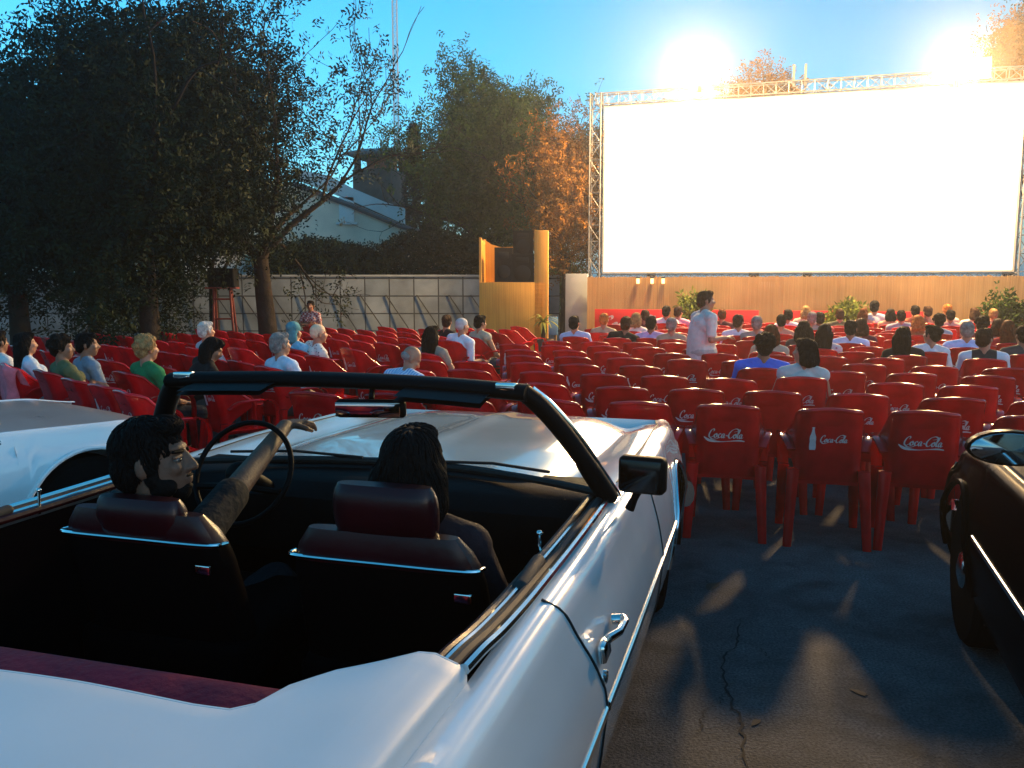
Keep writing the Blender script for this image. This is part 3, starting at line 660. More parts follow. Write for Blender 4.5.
# u, v of the head in the picture, block, pose, skin, hair, top, sleeves, label, name of head wear
blue_stripe = None
AUD = [
 # the side block under the trees
 (3, 343, 's', P1, 'tan', ('short', 'dark'), (.62, .64, .66), 1.5, 'person in a long-sleeved white shirt cut by the picture edge, left of the black-haired woman', 0),
 (28, 345, 's', F0, 'fair', ('long', 'black'), (.50, .60, .72), .5, 'person with long black hair and pale blue top behind the draped pink jacket', 0),
 (62, 349, 's', F2, 'tan', ('curly', 'dark'), (.10, .11, .05), .4, 'person with dark curly hair and olive top, face turned to the screen', 0),
 (84, 346, 's', P2, 'tan', ('short', 'black'), (.17, .23, .30), .62, 'person with black hair and beard in a slate blue T-shirt', 0),
 (143, 350, 's', P0, 'fair', ('curly', 'blond'), (.02, .17, .06), .62, 'person with short blond hair in a green T-shirt alone among empty chairs', 0),
 (207, 332, 's', P0, 'fair', ('short', 'white'), (.42, .44, .48), .8, 'person with short white hair beside the red speaker stand', 0),
 (211, 350, 's', PB, 'tan', ('big', 'black'), (.006, .006, .007), 1.5, 'person all in black with black hair, bending forward before the white-haired head', 0),
 (282, 346, 's', P0, 'fair', ('short', 'grey'), (.55, .62, .74), .8, 'person with grey hair in a pale blue collared shirt just above the car windscreen', 0),
 (296, 333, 's', P1, 'fair', ('scarf', (.06, .22, .27)), (.22, .48, .66), .62, 'person in a teal headscarf and light blue top, half hidden by a patterned blouse', 'headscarf'),
 (318, 334, 's', PR, 'fair', ('cap', (.66, .50, .34)), 'pattern', 1.5, 'person in a white cap and black-and-white patterned blouse leaning to one side', 'cap'),  # orange lamplight is tinted into the white cap's colour
 (418, 361, 's', PD, 'fair', ('bald', 'grey'), 'stripes', .8, 'person with thinning grey hair bowed low in a blue and white striped shirt', 0),
 (433, 336, 's', F0, 'fair', ('long', 'dark'), (.30, .24, .19), .4, 'person with long straight dark hair down the back and beige top', 0),
 (447, 323, 's', F1, 'fair', ('bun', 'brown'), (.012, .012, .014), .4, 'person with brown pinned-up hair in a black top', 0),
 (462, 327, 's', PL, 'fair', ('cap', (.42, .42, .43)), (.70, .72, .80), .85, 'person in a pale grey cap and roomy white shirt leaning on an armrest', 'cap'),
 (479, 324, 's', P0, 'fair', ('short', 'black'), (.40, .37, .28), 0, 'person with short black hair in a beige sleeveless vest', 0),
 # the block in front of the screen
 (578, 324, 'f', P0, 'fair', ('short', 'black'), (.42, .50, .72), .62, 'person with black hair in a pale blue and white T-shirt at the aisle end', 0),
 (603, 321, 'f', F0, 'fair', ('short', 'orange'), (.42, .34, .22), .62, 'person with ginger cropped hair and a beige top', 0),
 (624, 325, 'f', PL, 'tan', ('short', 'brown'), (.010, .009, .009), .85, 'person in a black shirt slouching sideways next to a lilac shirt', 0),
 (633, 320, 'f', F0, 'fair', ('bob', 'blond'), (.66, .64, .62), .62, 'person with blond bobbed hair and white top behind the black shirt', 0),
 (643, 317, 'f', P1, 'tan', ('short', 'brown'), (.10, .02, .02), .62, 'person with brown hair and dark red top in front of the lilac shirt', 0),
 (652, 325, 'f', PW, 'tan', ('short', 'dark'), (.58, .42, .70), .85, 'person with dark hair in a lilac shirt, arms folded', 0),
 (666, 311, 'f', P0, 'fair', ('short', 'black'), (.66, .66, .72), .62, 'person with black hair and white shirt beside a pink shirt, near the banner', 0),
 (677, 312, 'f', P2, 'fair', ('short', 'brown'), (.72, .30, .44), .62, 'person with brown hair in a pink shirt near the banner', 0),
 (673, 326, 'f', F0, 'fair', ('short', 'grey'), (.40, .28, .20), .4, 'person with grey-brown cropped hair and beige top with a dark strap', 0),
 (721, 316, 'f', P1, 'fair', ('short', 'auburn'), (.08, .02, .03), .62, 'person with orange-lit hair and dark red top just beyond the standing man', 0),  # auburn stands in for orange light falling on the hair
 (737, 323, 'f', P2, 'fair', ('short', 'brown'), (.68, .70, .80), .62, 'person with brown hair in a bright white T-shirt by the standing man', 0),
 (757, 324, 'f', P0, 'fair', ('short', 'grey'), (.30, .24, .22), .62, 'person with grey-brown hair, only the head showing above a ginger head', 0),
 (768, 335, 'f', F0, 'fair', ('bob', 'auburn'), (.42, .34, .26), .62, 'person with auburn bobbed hair and beige top beyond the bright blue T-shirt', 0),
 (760, 347, 'f', PW, 'tan', ('curly', 'dark'), (.06, .13, .62), .62, 'person with dark curly hair in a bright blue T-shirt with one empty chair row behind', 0),
 (779, 322, 'f', F0, 'fair', ('short', 'black'), (.50, .26, .18), 0, 'person with black hair and a low peach top, neck and back bare', 0),
 (787, 316, 'f', P1, 'fair', ('short', 'black'), (.62, .60, .66), .62, 'person with black hair and white top far ahead beside the red banner', 0),
 (801, 353, 'f', PT, 'fair', ('bob', 'black'), (.44, .46, .46), 0, 'person with a black bob in a ribbed grey sleeveless top, face turned aside', 0),
 (803, 330, 'f', F0, 'fair', ('big', 'dark'), (.10, .06, .05), .4, 'person with thick dark brown hair showing right above the black bob', 0),
 (809, 319, 'f', P0, 'fair', ('short', 'grey'), (.34, .30, .26), .62, 'person with grey-brown hair beside a blond head, well ahead', 0),
 (804, 311, 'f', F0, 'fair', ('bob', 'blond'), (.52, .44, .36), .62, 'person with pale blond hair far ahead near the red banner', 0),
 (820, 319, 'f', P0, 'tan', ('short', 'dark'), (.30, .05, .05), .62, 'person with dark hair and red top beside the olive shirt', 0),
 (821, 333, 'f', F0, 'fair', ('long', 'dark'), 'floral', .5, 'person with long dark hair over a pale floral blouse', 0),
 (840, 316, 'f', PW, 'fair', ('short', 'brown'), (.10, .11, .06), .62, 'person with brown hair in a wide olive green shirt', 0),
 (851, 329, 'f', P0, 'tan', ('short', 'black'), (.56, .62, .86), .85, 'person with cropped black hair in a crisp white collared shirt', 0),
 (862, 327, 'f', F0, 'fair', ('bob', 'brown'), (.12, .02, .03), .4, 'person with a brown bob and dark red top beside the crisp white shirt', 0),
 (864, 314, 'f', F2, 'fair', ('long', 'auburn'), (.60, .32, .24), .3, 'person with long auburn hair and a peach top', 0),
 (876, 306, 'f', P0, 'fair', ('short', 'black'), (.56, .58, .68), .62, 'person with black hair and white shirt, farthest ahead, in front of the shrub', 0),
 (890, 315, 'f', F0, 'fair', ('bob', 'dark'), (.50, .28, .20), 0, 'person with dark bobbed hair and bare peach shoulders beside a grey-blue T-shirt', 0),
 (904, 317, 'f', PW, 'fair', ('short', 'dark'), (.24, .28, .36), .62, 'person with dark hair and a broad grey-blue T-shirt', 0),
 (916, 311, 'f', P0, 'tan', ('short', 'dark'), (.26, .08, .05), .62, 'person with dark hair far ahead, first of two dark heads side by side', 0),
 (925, 312, 'f', P1, 'fair', ('short', 'brown'), (.52, .30, .20), .62, 'person with brown hair and peach top far ahead, second of two dark heads', 0),
 (919, 323, 'f', F0, 'fair', ('bob', 'orange'), (.34, .12, .04), .62, 'person with bright ginger hair behind a brown topknot', 0),
 (926, 335, 'f', F1, 'fair', ('bun', 'dark'), (.62, .64, .70), .62, 'person with a dark brown topknot in a white T-shirt', 0),
 (907, 338, 'f', F2, 'tan', ('long', 'black'), (.008, .008, .010), .85, 'person with long black hair and black clothes beside the topknot', 0),
 (937, 322, 'f', F0, 'fair', ('curly', 'black'), (.30, .36, .44), 0, 'person with black curls and grey-blue strappy top', 0),
 (948, 316, 'f', P0, 'tan', ('short', 'dark'), (.50, .34, .30), .62, 'person with dark hair and pinkish top between the curls and the banner', 0),
 (946, 309, 'f', F0, 'fair', ('short', 'orange'), (.62, .52, .46), .62, 'person with ginger hair and white top far ahead before the banner', 0),
 (966, 332, 'f', PW, 'fair', ('short', 'grey'), (.42, .52, .84), .85, 'person with a grey-brown crew cut in a light blue shirt', 0),
 (973, 314, 'f', P1, 'fair', ('bob', 'brown'), (.58, .52, .50), .62, 'person with brown bobbed hair and white top ahead of the light blue shirt', 0),
 (978, 325, 'f', P0, 'tan', ('curly', 'dark'), (.16, .05, .05), .62, 'person with dark curly hair just beside the crew cut', 0),
 (992, 315, 'f', P0, 'fair', ('short', 'blond'), (.46, .36, .26), .62, 'person with short fair hair in front of the dark shrub', 0),
 (985, 340, 'f', P2, 'fair', ('short', 'brown'), 'vest', .85, 'person with brown hair in a white striped shirt with a black back panel', 0),
 (995, 327, 'f', F0, 'fair', ('bob', 'brown'), (.22, .25, .30), .85, 'person with brown bobbed hair and grey top between crew cut and red top', 0),
 (1012, 329, 'f', F0, 'fair', ('long', 'auburn'), (.42, .02, .025), .62, 'person with long dark red hair and red top near the picture edge', 0),
 (1023, 337, 'f', P0, 'tan', ('short', 'dark'), (.06, .05, .05), .62, 'person with dark hair cut by the picture edge, right of the red top', 0),
]
def pattern_mat(kind):
    m, nt, b = new_mat('patterned_cloth'); tc = nt.nodes.new('ShaderNodeTexCoord')
    r = nt.nodes.new('ShaderNodeValToRGB'); r.color_ramp.interpolation = 'CONSTANT'
    if kind == 'stripes':
        w = nt.nodes.new('ShaderNodeTexWave'); w.bands_direction = 'X'; w.inputs['Scale'].default_value = 9; cols = ((.16, .33, .62), (.62, .70, .80)); p = .5
    elif kind == 'pattern':
        w = nt.nodes.new('ShaderNodeTexVoronoi'); w.inputs['Scale'].default_value = 26; cols = ((.03, .03, .035), (.62, .60, .56)); p = .26
    elif kind == 'floral':
        w = nt.nodes.new('ShaderNodeTexVoronoi'); w.inputs['Scale'].default_value = 20; cols = ((.40, .16, .20), (.60, .52, .52)); p = .3
    elif kind == 'plaid':
        w = nt.nodes.new('ShaderNodeTexChecker'); w.inputs['Scale'].default_value = 22; cols = ((.20, .03, .03), (.34, .28, .28)); p = .5
    else:
        w = nt.nodes.new('ShaderNodeSeparateXYZ')
    if kind == 'vest':
        nt.links.new(tc.outputs['Object'], w.inputs[0]); ab = nt.nodes.new('ShaderNodeMath'); ab.operation = 'ABSOLUTE'; nt.links.new(w.outputs['X'], ab.inputs[0])
        nt.links.new(ab.outputs[0], r.inputs['Fac']); cols = ((.010, .010, .012), (.60, .62, .68)); p = .125
    else:
        nt.links.new(tc.outputs['Object'], w.inputs['Vector']); nt.links.new(w.outputs[1 if kind == 'plaid' else 'Fac' if kind == 'stripes' else 'Distance'], r.inputs['Fac'])
    r.color_ramp.elements[0].color = (*cols[0], 1); r.color_ramp.elements[1].position = p; r.color_ramp.elements[1].color = (*cols[1], 1)
    nt.links.new(r.outputs['Color'], b.inputs['Base Color']); b.inputs['Roughness'].default_value = .85; return m
PAT = {k: pattern_mat(k) for k in ('stripes', 'pattern', 'floral', 'plaid', 'vest')}
for a in AUD:
    u, v, blk, pose, sk, hr, top, slv, lab, hw = a
    hz = pose.hc.z; d = FPX * (hz - CAMH) / ((285 - v)) if v > 287 else 17
    # depth from the height of the head over the ground
    x = y = None
    Y = min(at_z(u, v, hz * .9 + .035)[1], 16.6)
    rz = (-YAW if blk == 'f' else -LA) + random.uniform(-.14, .14)
    px, py, pz = at_y(u, v, Y); scl = max(.90, min(1.12, (pz - .03) / hz))
    off = Matrix.Rotation(rz, 3, 'Z') @ Vector((pose.hc.x * scl, pose.hc.y * scl, 0))
    bx, by = px - off.x, py - off.y
    best = None
    for c in CHAIRS:
        if c['p']: continue
        dd = math.hypot(c['x'] - bx, c['y'] - by)
        if dd < .62 and (best is None or dd < best[0]): best = (dd, c)
    if best: c = best[1]
    else:
        c = dict(row=99, block='front' if blk == 'f' else 'side', r=0); CHAIRS.append(c)
    c.update(x=bx, y=by, rz=rz, p=lab)
    tm = PAT[top] if isinstance(top, str) else None
    pr_ = person(lab, pose, (bx, by, max(0, .40 * (1 - scl))), rz, sk, hr, (.5, .5, .5) if tm else top, sleeve=slv, topmat=tm, hair_name=hw or 'hair', scale=scl, legs=random.choice([(.03, .035, .05), (.05, .05, .05), (.02, .02, .025), (.16, .14, .11)]))
    pr_.rotation_euler = (random.uniform(-.03, .05), random.uniform(-.05, .05), rz)
# drop empty chairs that a moved chair or its sitter now overlaps
keep = []
occ = [c for c in CHAIRS if c['p']]
for c in CHAIRS:
    if c['p'] or all(math.hypot(c['x'] - o['x'], c['y'] - o['y']) > .47 for o in occ): keep.append(c)
CHAIRS = keep
# standing man and the woman by the wall
PS = Pose(.04, yaw=-.15, arms={-1: 'hang', 1: 'bend'}, legs='stand', wide=1.32)
px, py, pz = at_y(703, 301, 9.7); k = pz / PS.hc.z
person('man in a loose off-white short-sleeved shirt standing among the chairs, seen from the side', PS, (px, py, 0), R(-80), 'fair', ('short', 'brown'), (.62, .58, .54), legs=(.40, .38, .36), sleeve=.75, scale=k)
PS2 = Pose(.02, yaw=.1, arms='cross', legs='stand', female=True)
px, py, pz = at_y(311, 306, 15.4); k2 = pz / PS2.hc.z
person('person in a checked red shirt standing by the block wall, arms folded, facing the cars', PS2, (px, py, 0), R(172), 'tan', ('bun', 'dark'), (.2, .05, .05), topmat=PAT['plaid'], scale=k2)

# chairs as objects --------------------------------------------------
ordn = ['first', 'second', 'third', 'fourth', 'fifth', 'sixth', 'seventh', 'eighth', 'ninth', 'tenth', 'eleventh', 'twelfth', 'thirteenth', 'fourteenth', 'fifteenth', 'sixteenth', 'seventeenth', 'eighteenth', 'nineteenth', 'twentieth']
def short(lab):
    w = lab.replace(',', '').split(); return ' '.join(w[:9])
rows = {}
for c in CHAIRS: rows.setdefault((c['block'], c['row']), []).append(c)
for key, L in rows.items():
    L.sort(key=lambda c: -proj(c['x'], c['y'], .8)[0])
    for i, c in enumerate([q for q in L if not q['p']]): c['n'] = i
sk = sorted({k[1] for k in rows if k[0] == 'side'}); sk = {k: i for i, k in enumerate(sk)}
CHAIRS.sort(key=lambda c: math.hypot(c['x'], c['y']))
for i, c in enumerate(CHAIRS):
    if c['p']:
        w = c['p'].replace('person ', '').replace(',', '').split(); lab = 'red chair taken by the one ' + ' '.join(w[:9])
    elif c['block'] == 'front': lab = f"empty red chair facing the screen, row {ordn[c['row']]} from the cars, {ordn[min(c['n'], 19)]} from the right"
    else: lab = f"empty red chair under the trees, side row {ordn[min(sk[c['row']], 19)]} from the left, {ordn[min(c['n'], 19)]} from the right"
    kd = ['script', 'bottle', 'script', 'plain', 'script', 'bottle', 'script'][i % 7]
    if c['block'] == 'front' and c['row'] == 0: kd = 'bottle' if abs(c['r'] - .36) < .15 else 'script'
    ms, whole = CH[kd]
    near = math.hypot(c['x'], c['y']) < 9.5
    if near:
        r = thing('red_chair', lab, 'chair', (c['x'], c['y'], 0), c['rz'], 'red chairs in rows before the screen')
        for nm, me in ms: put(nm, me, r)
    else:
        tag(put('red_chair', whole, None, (c['x'], c['y'], 0), c['rz']), lab, 'chair', 'red chairs in rows before the screen')
print('chairs', len(CHAIRS))
# things left about
pk = cloth((.78, .16, .20))
p = at_z(43, 372, .70)
nb = min((c for c in CHAIRS if c['y'] < 9 and c['block'] == 'side'), key=lambda c: math.hypot(proj(c['x'], c['y'], .82)[0] - 42, proj(c['x'], c['y'], .82)[1] - 366))
mb = MB(); G = []
for i in range(15):
    t = i / 14; row = []
    for j in range(13):
        a = -1 + 2 * j / 12; x = a * (.235 - .02 * math.cos(3 * t)); arc = t * 1.0
        if t < .62: y, z = -.335 - .010 * math.sin(9 * a + 2) + .05 * (.62 - t), .50 + .385 * (t / .62) - .045 * a * a
        else: y, z = -.325 + .10 * (t - .62) / .38 + .012, .885 - .045 * a * a - .16 * ((t - .62) / .38) ** 2
        if abs(a) > .8: y += .05 * (abs(a) - .8) / .2
        row.append((x, y + .008 * math.sin(14 * t + 5 * a), z + (.02 * math.sin(7 * a) if t < .1 else 0)))
    G.append(row)
mb.grid(G); mb.grid([[(x, y + .012, z - .008) for x, y, z in r] for r in G], flip=True)
tag(mb.build('jacket', pk, None, (nb['x'], nb['y'], 0), nb['rz']), 'coral pink jacket draped over a red chair back', 'jacket')
# ------------------------------------------------------------------ cars
WHITE = mat('white_paint', (.74, .75, .75), .22, coat=1.0, coat_rough=.04, var=.025, scale=3, spec=.5)
GREYP = mat('silver_paint', (.30, .31, .32), .32, coat=.6, coat_rough=.1, var=.05, scale=4)
TEAL = mat('teal_paint', (.10, .22, .24), .3, coat=.8)
BLACKP = mat('black_paint', (.0012, .0012, .0015), .20, coat=.0, spec=.04)
VINYL = mat('white_vinyl_cover', (.60, .62, .63), .48, var=.05, scale=2.5, bump=.06, bscale=5)
CHROME = mat('chrome', (.78, .78, .76), .10, metal=1.0)
RUBBER = mat('black_rubber', (.008, .008, .008), .7)
BLACKV = mat('black_vinyl', (.0025, .0022, .0025), .55, spec=.07, bump=.1, bscale=200)
TRIM = mat('dark_trim', (.006, .005, .006), .7)
LEATHER = mat('burgundy_leather', (.026, .0012, .003), .34, spec=.3, var=.08, scale=3, bump=.10, bscale=14)
LEATHER2 = mat('burgundy_vinyl', (.17, .005, .02), .65, spec=.2, var=.2, scale=6, bump=.2, bscale=60)
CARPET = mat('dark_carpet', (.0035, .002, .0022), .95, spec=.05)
SEATSHADE = mat('seat_shade_vinyl', (.0035, .002, .0022), .6, spec=.08)  # near-black paints the cabin's shade onto cushions and lower seat backs
TYRE = mat('tyre_rubber', (.006, .006, .006), .85, spec=.1)
for m_, i_ in ((TYRE, 1.03), (BLACKP, 1.14), (CARPET, 1.05), (SEATSHADE, 1.12)): m_.node_tree.nodes['Principled BSDF'].inputs['IOR'].default_value = i_
def glass_mat(name, tint, gl=.07, rough=.02):
    m = bpy.data.materials.new(name); m.use_nodes = True; nt = m.node_tree; nt.nodes.remove(nt.nodes['Principled BSDF'])
    o = nt.nodes['Material Output']; t = nt.nodes.new('ShaderNodeBsdfTransparent'); t.inputs['Color'].default_value = (*tint, 1)
    g = nt.nodes.new('ShaderNodeBsdfGlossy'); g.inputs['Roughness'].default_value = rough
    f = nt.nodes.new('ShaderNodeFresnel'); f.inputs['IOR'].default_value = 1.45
    mx = nt.nodes.new('ShaderNodeMixShader'); nt.links.new(f.outputs[0], mx.inputs[0]); nt.links.new(t.outputs[0], mx.inputs[1]); nt.links.new(g.outputs[0], mx.inputs[2])
    nt.links.new(mx.outputs[0], o.inputs['Surface']); return m
GLASS = glass_mat('windscreen_glass', (.80, .86, .84)); DGLASS = glass_mat('tinted_glass', (.25, .28, .28))
AMBER = mat('amber_lens', (.5, .16, .02), .15); REDL = mat('red_lens', (.35, .01, .01), .15); LAMPG = mat('lamp_glass', (.5, .52, .52), .08, metal=.6)

class Body:
    """right-hand body side of a car: x(f, z) outline, top edge height zs(f), wheel openings"""
    def __init__(s, half, zs, wheels, arch, low=.20, crown=.13): s.half, s.zs, s.wheels, s.arch, s.low, s.crown = half, zs, wheels, arch, low, crown
    def prof(s, f):
        h = smooth_interp(f, s.half); z = smooth_interp(f, s.zs); c = s.crown
        return [(h - .13, s.low), (h - .07, s.low + .04), (h - .025, .36), (h - .006, .50), (h, .56), (h - .004, .60), (h - .022, .70), (h - .05, z - .10), (h - .068, z - .035), (h - .088, z - .010), (h - .105, z - .001), (h - .125, z), (h - c - .02, z - .006)]
    def zlow(s, f):
        z = s.low
        for w in s.wheels:
            d = s.arch ** 2 - (f - w) ** 2
            if d > 0: z = max(z, .34 + math.sqrt(d))
        return z
    def strip(s, f, n=26):
        P = cat_rom(s.prof(f), 90); zl = s.zlow(f); k = 0
        imax = max(range(90), key=lambda i: P[i][1])
        while k < imax and P[k][1] < zl: k += 1
        if k > 0:
            t = (zl - P[k - 1][1]) / max(1e-6, P[k][1] - P[k - 1][1]); first = P[k - 1] + (P[k] - P[k - 1]) * t
        else: first = P[0]
        Q = [first] + list(P[k:]); out = []
        for i in range(n):
            q = i / (n - 1) * (len(Q) - 1); a = int(q); b = min(a + 1, len(Q) - 1); out.append(Q[a] + (Q[b] - Q[a]) * (q - a))
        return out
    def x_at(s, f, z):
        P = cat_rom(s.prof(f), 90); im = max(range(90), key=lambda i: P[i][1])
        return float(np.interp(z, [p[1] for p in P[:im + 1]], [p[0] for p in P[:im + 1]]))
    def side(s, mb, f0, f1, sgn, mi=0, nf=90):
        fs = sorted(set([f0 + (f1 - f0) * i / nf for i in range(nf + 1)] + [w + e * s.arch * k for w in s.wheels for e in (-1, 1) for k in (.9999, .985, .95, .88, 1.0001) if f0 < w + e * s.arch * k < f1]))
        G = [[(sgn * p[0], f, p[1]) for p in s.strip(f)] for f in fs]
        mb.grid(G, mi, flip=(sgn > 0)); return G
    def lip(s, w, sgn, r=.012):
        pts = []
        for i in range(25):
            a = math.pi * (i / 24) ; f = w - s.arch * math.cos(a); z = .34 + s.arch * math.sin(a)
            z = max(z, s.low + .05); pts.append((sgn * (s.x_at(f, z) + .003), f, z))
        return MB().tube(pts, r, 8)
def wheel(parent, x, f, sgn, r=.34, w=.2, hub=CHROME, white=False):
    t = MB(); prof = [(-w / 2, r * .62), (-w / 2, r * .93), (-w / 2 + .025, r), (w / 2 - .025, r), (w / 2, r * .93), (w / 2, r * .62)]
    rings = [[(x + sgn * px, f + pr * math.cos(a), r + pr * math.sin(a)) for a in [2 * math.pi * k / 40 for k in range(40)]] for px, pr in prof]
    t.loft(rings); wh = t.build('wheel', TYRE, parent)
    rm = MB(); pr = [(w / 2 - .02, r * .64), (w / 2 - .005, r * .60), (w / 2 - .03, r * .5), (w / 2 - .02, r * .3), (w / 2 + .01, r * .22), (w / 2 + .02, r * .08), (w / 2 + .02, .002)]
    rm.loft([[(x + sgn * px, f + q * math.cos(a), r + q * math.sin(a)) for a in [2 * math.pi * k / 40 for k in range(40)]] for px, q in pr])
    rm.build('hubcap', hub, wh)
def wheelhouse(mb, w, x0, x1, arch, sgn):
    mb.grid([[(sgn * x, w - arch * math.cos(a), .34 + arch * math.sin(a)) for a in [math.pi * k / 20 * 1.2 - .1 * math.pi for k in range(21)]] for x in (x0, x1)])

# ---- the white convertible -------------------------------------------------
O = lot(-1.385, 2.0)
car = thing('convertible_car', 'open-topped white classic convertible with burgundy seats and two people in front', 'car', O, -YAW)
def cp_(x, f, z): return (x, f - 2.0, z)
class CMB(MB):
    def build(s, name, mats, parent=None, **k):
        s.v = [(x, y - 2.0, z) for x, y, z in s.v]; return MB.build(s, name, mats, parent, **k)
ZB = .885
cv = Body([(-.85, .90), (-.5, .98), (.2, 1.02), (1.2, 1.035), (2.4, 1.04), (3.6, 1.035), (4.4, 1.01), (4.86, .95)],
          [(-.85, .84), (-.3, .87), (.3, .885), (.9, .885), (1.3, .886), (1.7, .890), (2.2, .885), (2.75, .89), (3.4, .905), (4.2, .89), (4.86, .835)], (.72, 4.12), .40)
b = CMB()
for sg in (1, -1): cv.side(b, -.85, 4.86, sg)
# bonnet with raised centre and fender valleys
def hood_z(x, f):
    zs_ = smooth_interp(f, cv.zs); h = smooth_interp(f, cv.half) - .15; t = min(1, abs(x) / h)
    z = zs_ - .006 - .035 * math.exp(-((t - .80) / .10) ** 2) + .022 * (1 / (1 + math.exp((t - .60) / .035))) + .012 * math.exp(-(t / .06) ** 2)
    return z - .06 * max(0, (f - 4.62) / .24) ** 2
NX = 44
G = []
for i in range(34):
    row = []
    for j in range(NX + 1):
        a = -1 + 2 * j / NX
        f0 = 2.80 + .26 * (1 - a * a); f = f0 + (4.858 - f0) * i / 33
        row.append((a * (smooth_interp(f, cv.half) - .148), f, hood_z(a * (smooth_interp(f, cv.half) - .148), f)))
    G.append(row)
b.grid(G, flip=False)
# nose, tail, boot lid, underside of the shell
for f_, fl in ((4.86, False), (-.85, True)):
    S_ = [(p[0], f_, p[1]) for p in cv.strip(f_)]; ring = S_ + [(-x, y, z) for x, y, z in S_[::-1]]
    b.add(ring, [tuple(range(len(ring)))[::-1] if fl else tuple(range(len(ring)))])
G = [[(a * (smooth_interp(f, cv.half) - .148), f, smooth_interp(f, cv.zs) - .004 - (.05 * max(0, (-.6 - f) / .25) ** 2)) for a in [-1 + 2 * j / 16 for j in range(17)]] for f in [-.86 + 1.5 * i / 20 for i in range(21)]]
b.grid(G)
shell = b.build('body', WHITE, car, angle=32)
# dark tub
t = CMB()
for sg in (1, -1):
    for w in cv.wheels: wheelhouse(t, w, .60, .985, .415, sg)
t.grid([[(sx, f, .19) for sx in (-.9, .9)] for f in (-.8, 4.7)], flip=True)
t.grid([[(sx, f, .27) for sx in (-.86, .86)] for f in (1.05, 3.2)])
for sg in (1, -1):
    t.grid([[(sg * .845, f, .27), (sg * .85, f, .60), (sg * .842, f, .86)] for f in (1.05, 1.6, 2.2, 2.8, 3.15)], flip=sg < 0)
t.grid([[(x, 3.1, z) for x in (-.87, .87)] for z in (.27, .86)], flip=True)
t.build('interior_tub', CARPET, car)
# door top trims
for sg in (1, -1):
    pts = [(sg * x, f, z) for x, f, z in [(.905, 2.74, .902), (.905, 2.5, .898), (.903, 2.2, .896), (.90, 1.95, .897), (.897, 1.75, .898), (.893, 1.58, .903), (.888, 1.47, .910), (.883, 1.38, .910)]]
    cr = [tuple(q) for q in cat_rom(pts, 40)]
    CMB().tube([(x, f, z) for x, f, z in cr], .011, 8).build('belt_trim', CHROME, car)
    CMB().tube([(x - sg * .026, f, z - .006) for x, f, z in cr], .014, 8).build('window_seal', RUBBER, car)
    CMB().tube([(x - sg * .050, f, z - .004) for x, f, z in cr], .008, 8).build('inner_trim', CHROME, car)
    CMB().tube([(x - sg * .066, f, z - .012) for x, f, z in cr], .014, 8).build('door_cap', LEATHER, car)
    CMB().cap((sg * .852, 1.86, .89), (sg * .852, 2.02, .905), .022, .018).build('quarter_seal', RUBBER, car)
    CMB().tube([(sg * .832, 2.12, .87), (sg * .828, 2.12, .945)], [.0045, .0045], 8).build('lock_knob', CHROME, car)
    CMB().ell((sg * .828, 2.12, .948), (.009, .009, .007)).build('lock_knob_head', CHROME, car)
# side mouldings, door gaps, handle
for sg in (1, -1):
    for f0, f1 in ((1.08, 1.975), (2.0, 3.71)):
        pts = [(sg * (cv.x_at(f, .555) + .002), f, .555) for f in [f0 + (f1 - f0) * k / 20 for k in range(21)]]
        CMB().tube(pts, .014, 8, flat=(.5, 1)).build('side_moulding', CHROME, car)
    gap = [(z, 1.78 + .20 * min(1, (.91 - z) / .30)) for z in np.linspace(.895, .26, 30)]
    CMB().tube([(sg * (cv.x_at(f, z) + .0012), f, z) for z, f in gap], .0038, 6).build('door_gap', RUBBER, car)
    CMB().tube([(sg * (cv.x_at(3.2, z) + .0012), 3.2, z) for z in np.linspace(.86, .26, 20)], .0035, 6).build('door_gap', RUBBER, car)
    x0 = cv.x_at(2.06, .70); h = CMB()
    h.box((sg * (x0 + .014), 1.985, .708), (.022, .075, .048), rot=(0, sg * -.12, 0), bevel=.009)
    h.tube([(sg * (x0 + .018), 2.01, .726), (sg * (x0 + .040), 2.06, .728), (sg * (x0 + .042), 2.13, .728), (sg * (x0 + .03), 2.155, .726)], [.012, .010, .010, .012], 8)
    h.tube([(sg * (x0 + .004), 2.15, .720), (sg * (x0 + .03), 2.152, .724)], .014, 10)
    h.build('door_handle', CHROME, car)
    l = CMB(); xk = cv.x_at(1.995, .635); l.tube([(sg * (xk - .002), 2.0, .632), (sg * (xk + .007), 2.0, .632)], .017, 16); l.build('lock_cylinder', CHROME, car)
    CMB().tube([(sg * (xk + .006), 2.0, .632), (sg * (xk + .009), 2.0, .632)], .007, 10).build('keyhole', RUBBER, car)
    for w in cv.wheels:
        q = cv.lip(w, sg); c2 = CMB(); c2.v, c2.f, c2.m = q.v, q.f, q.m; c2.build('arch_lip', CHROME, car)
    # bonnet gap line
    CMB().tube([(sg * (smooth_interp(f, cv.half) - .150), f, smooth_interp(f, cv.zs) - .006) for f in np.linspace(3.0, 4.84, 24)], .004, 6).build('bonnet_gap', RUBBER, car)
    # lamps
    for k, xx in enumerate((.52, .72)):
        CMB().tube([(sg * xx, 4.86, .70), (sg * xx, 4.885, .70)], [.082, .082], 24).build('headlight', LAMPG, car)
    CMB().box((sg * .62, -.875, .72), (.34, .03, .10), bevel=.01).build('tail_light', REDL, car)
CMB().box((0, 4.875, .70), (.80, .03, .16), bevel=.01).build('grille', RUBBER, car)
bu = CMB()
bu.tube([(-1.0, 4.62, .47), (-.97, 4.86, .47), (-.6, 4.95, .47), (0, 4.97, .47), (.6, 4.95, .47), (.97, 4.86, .47), (1.0, 4.62, .47)], .075, 12, flat=(.6, 1)); bu.build('bumper', CHROME, car)
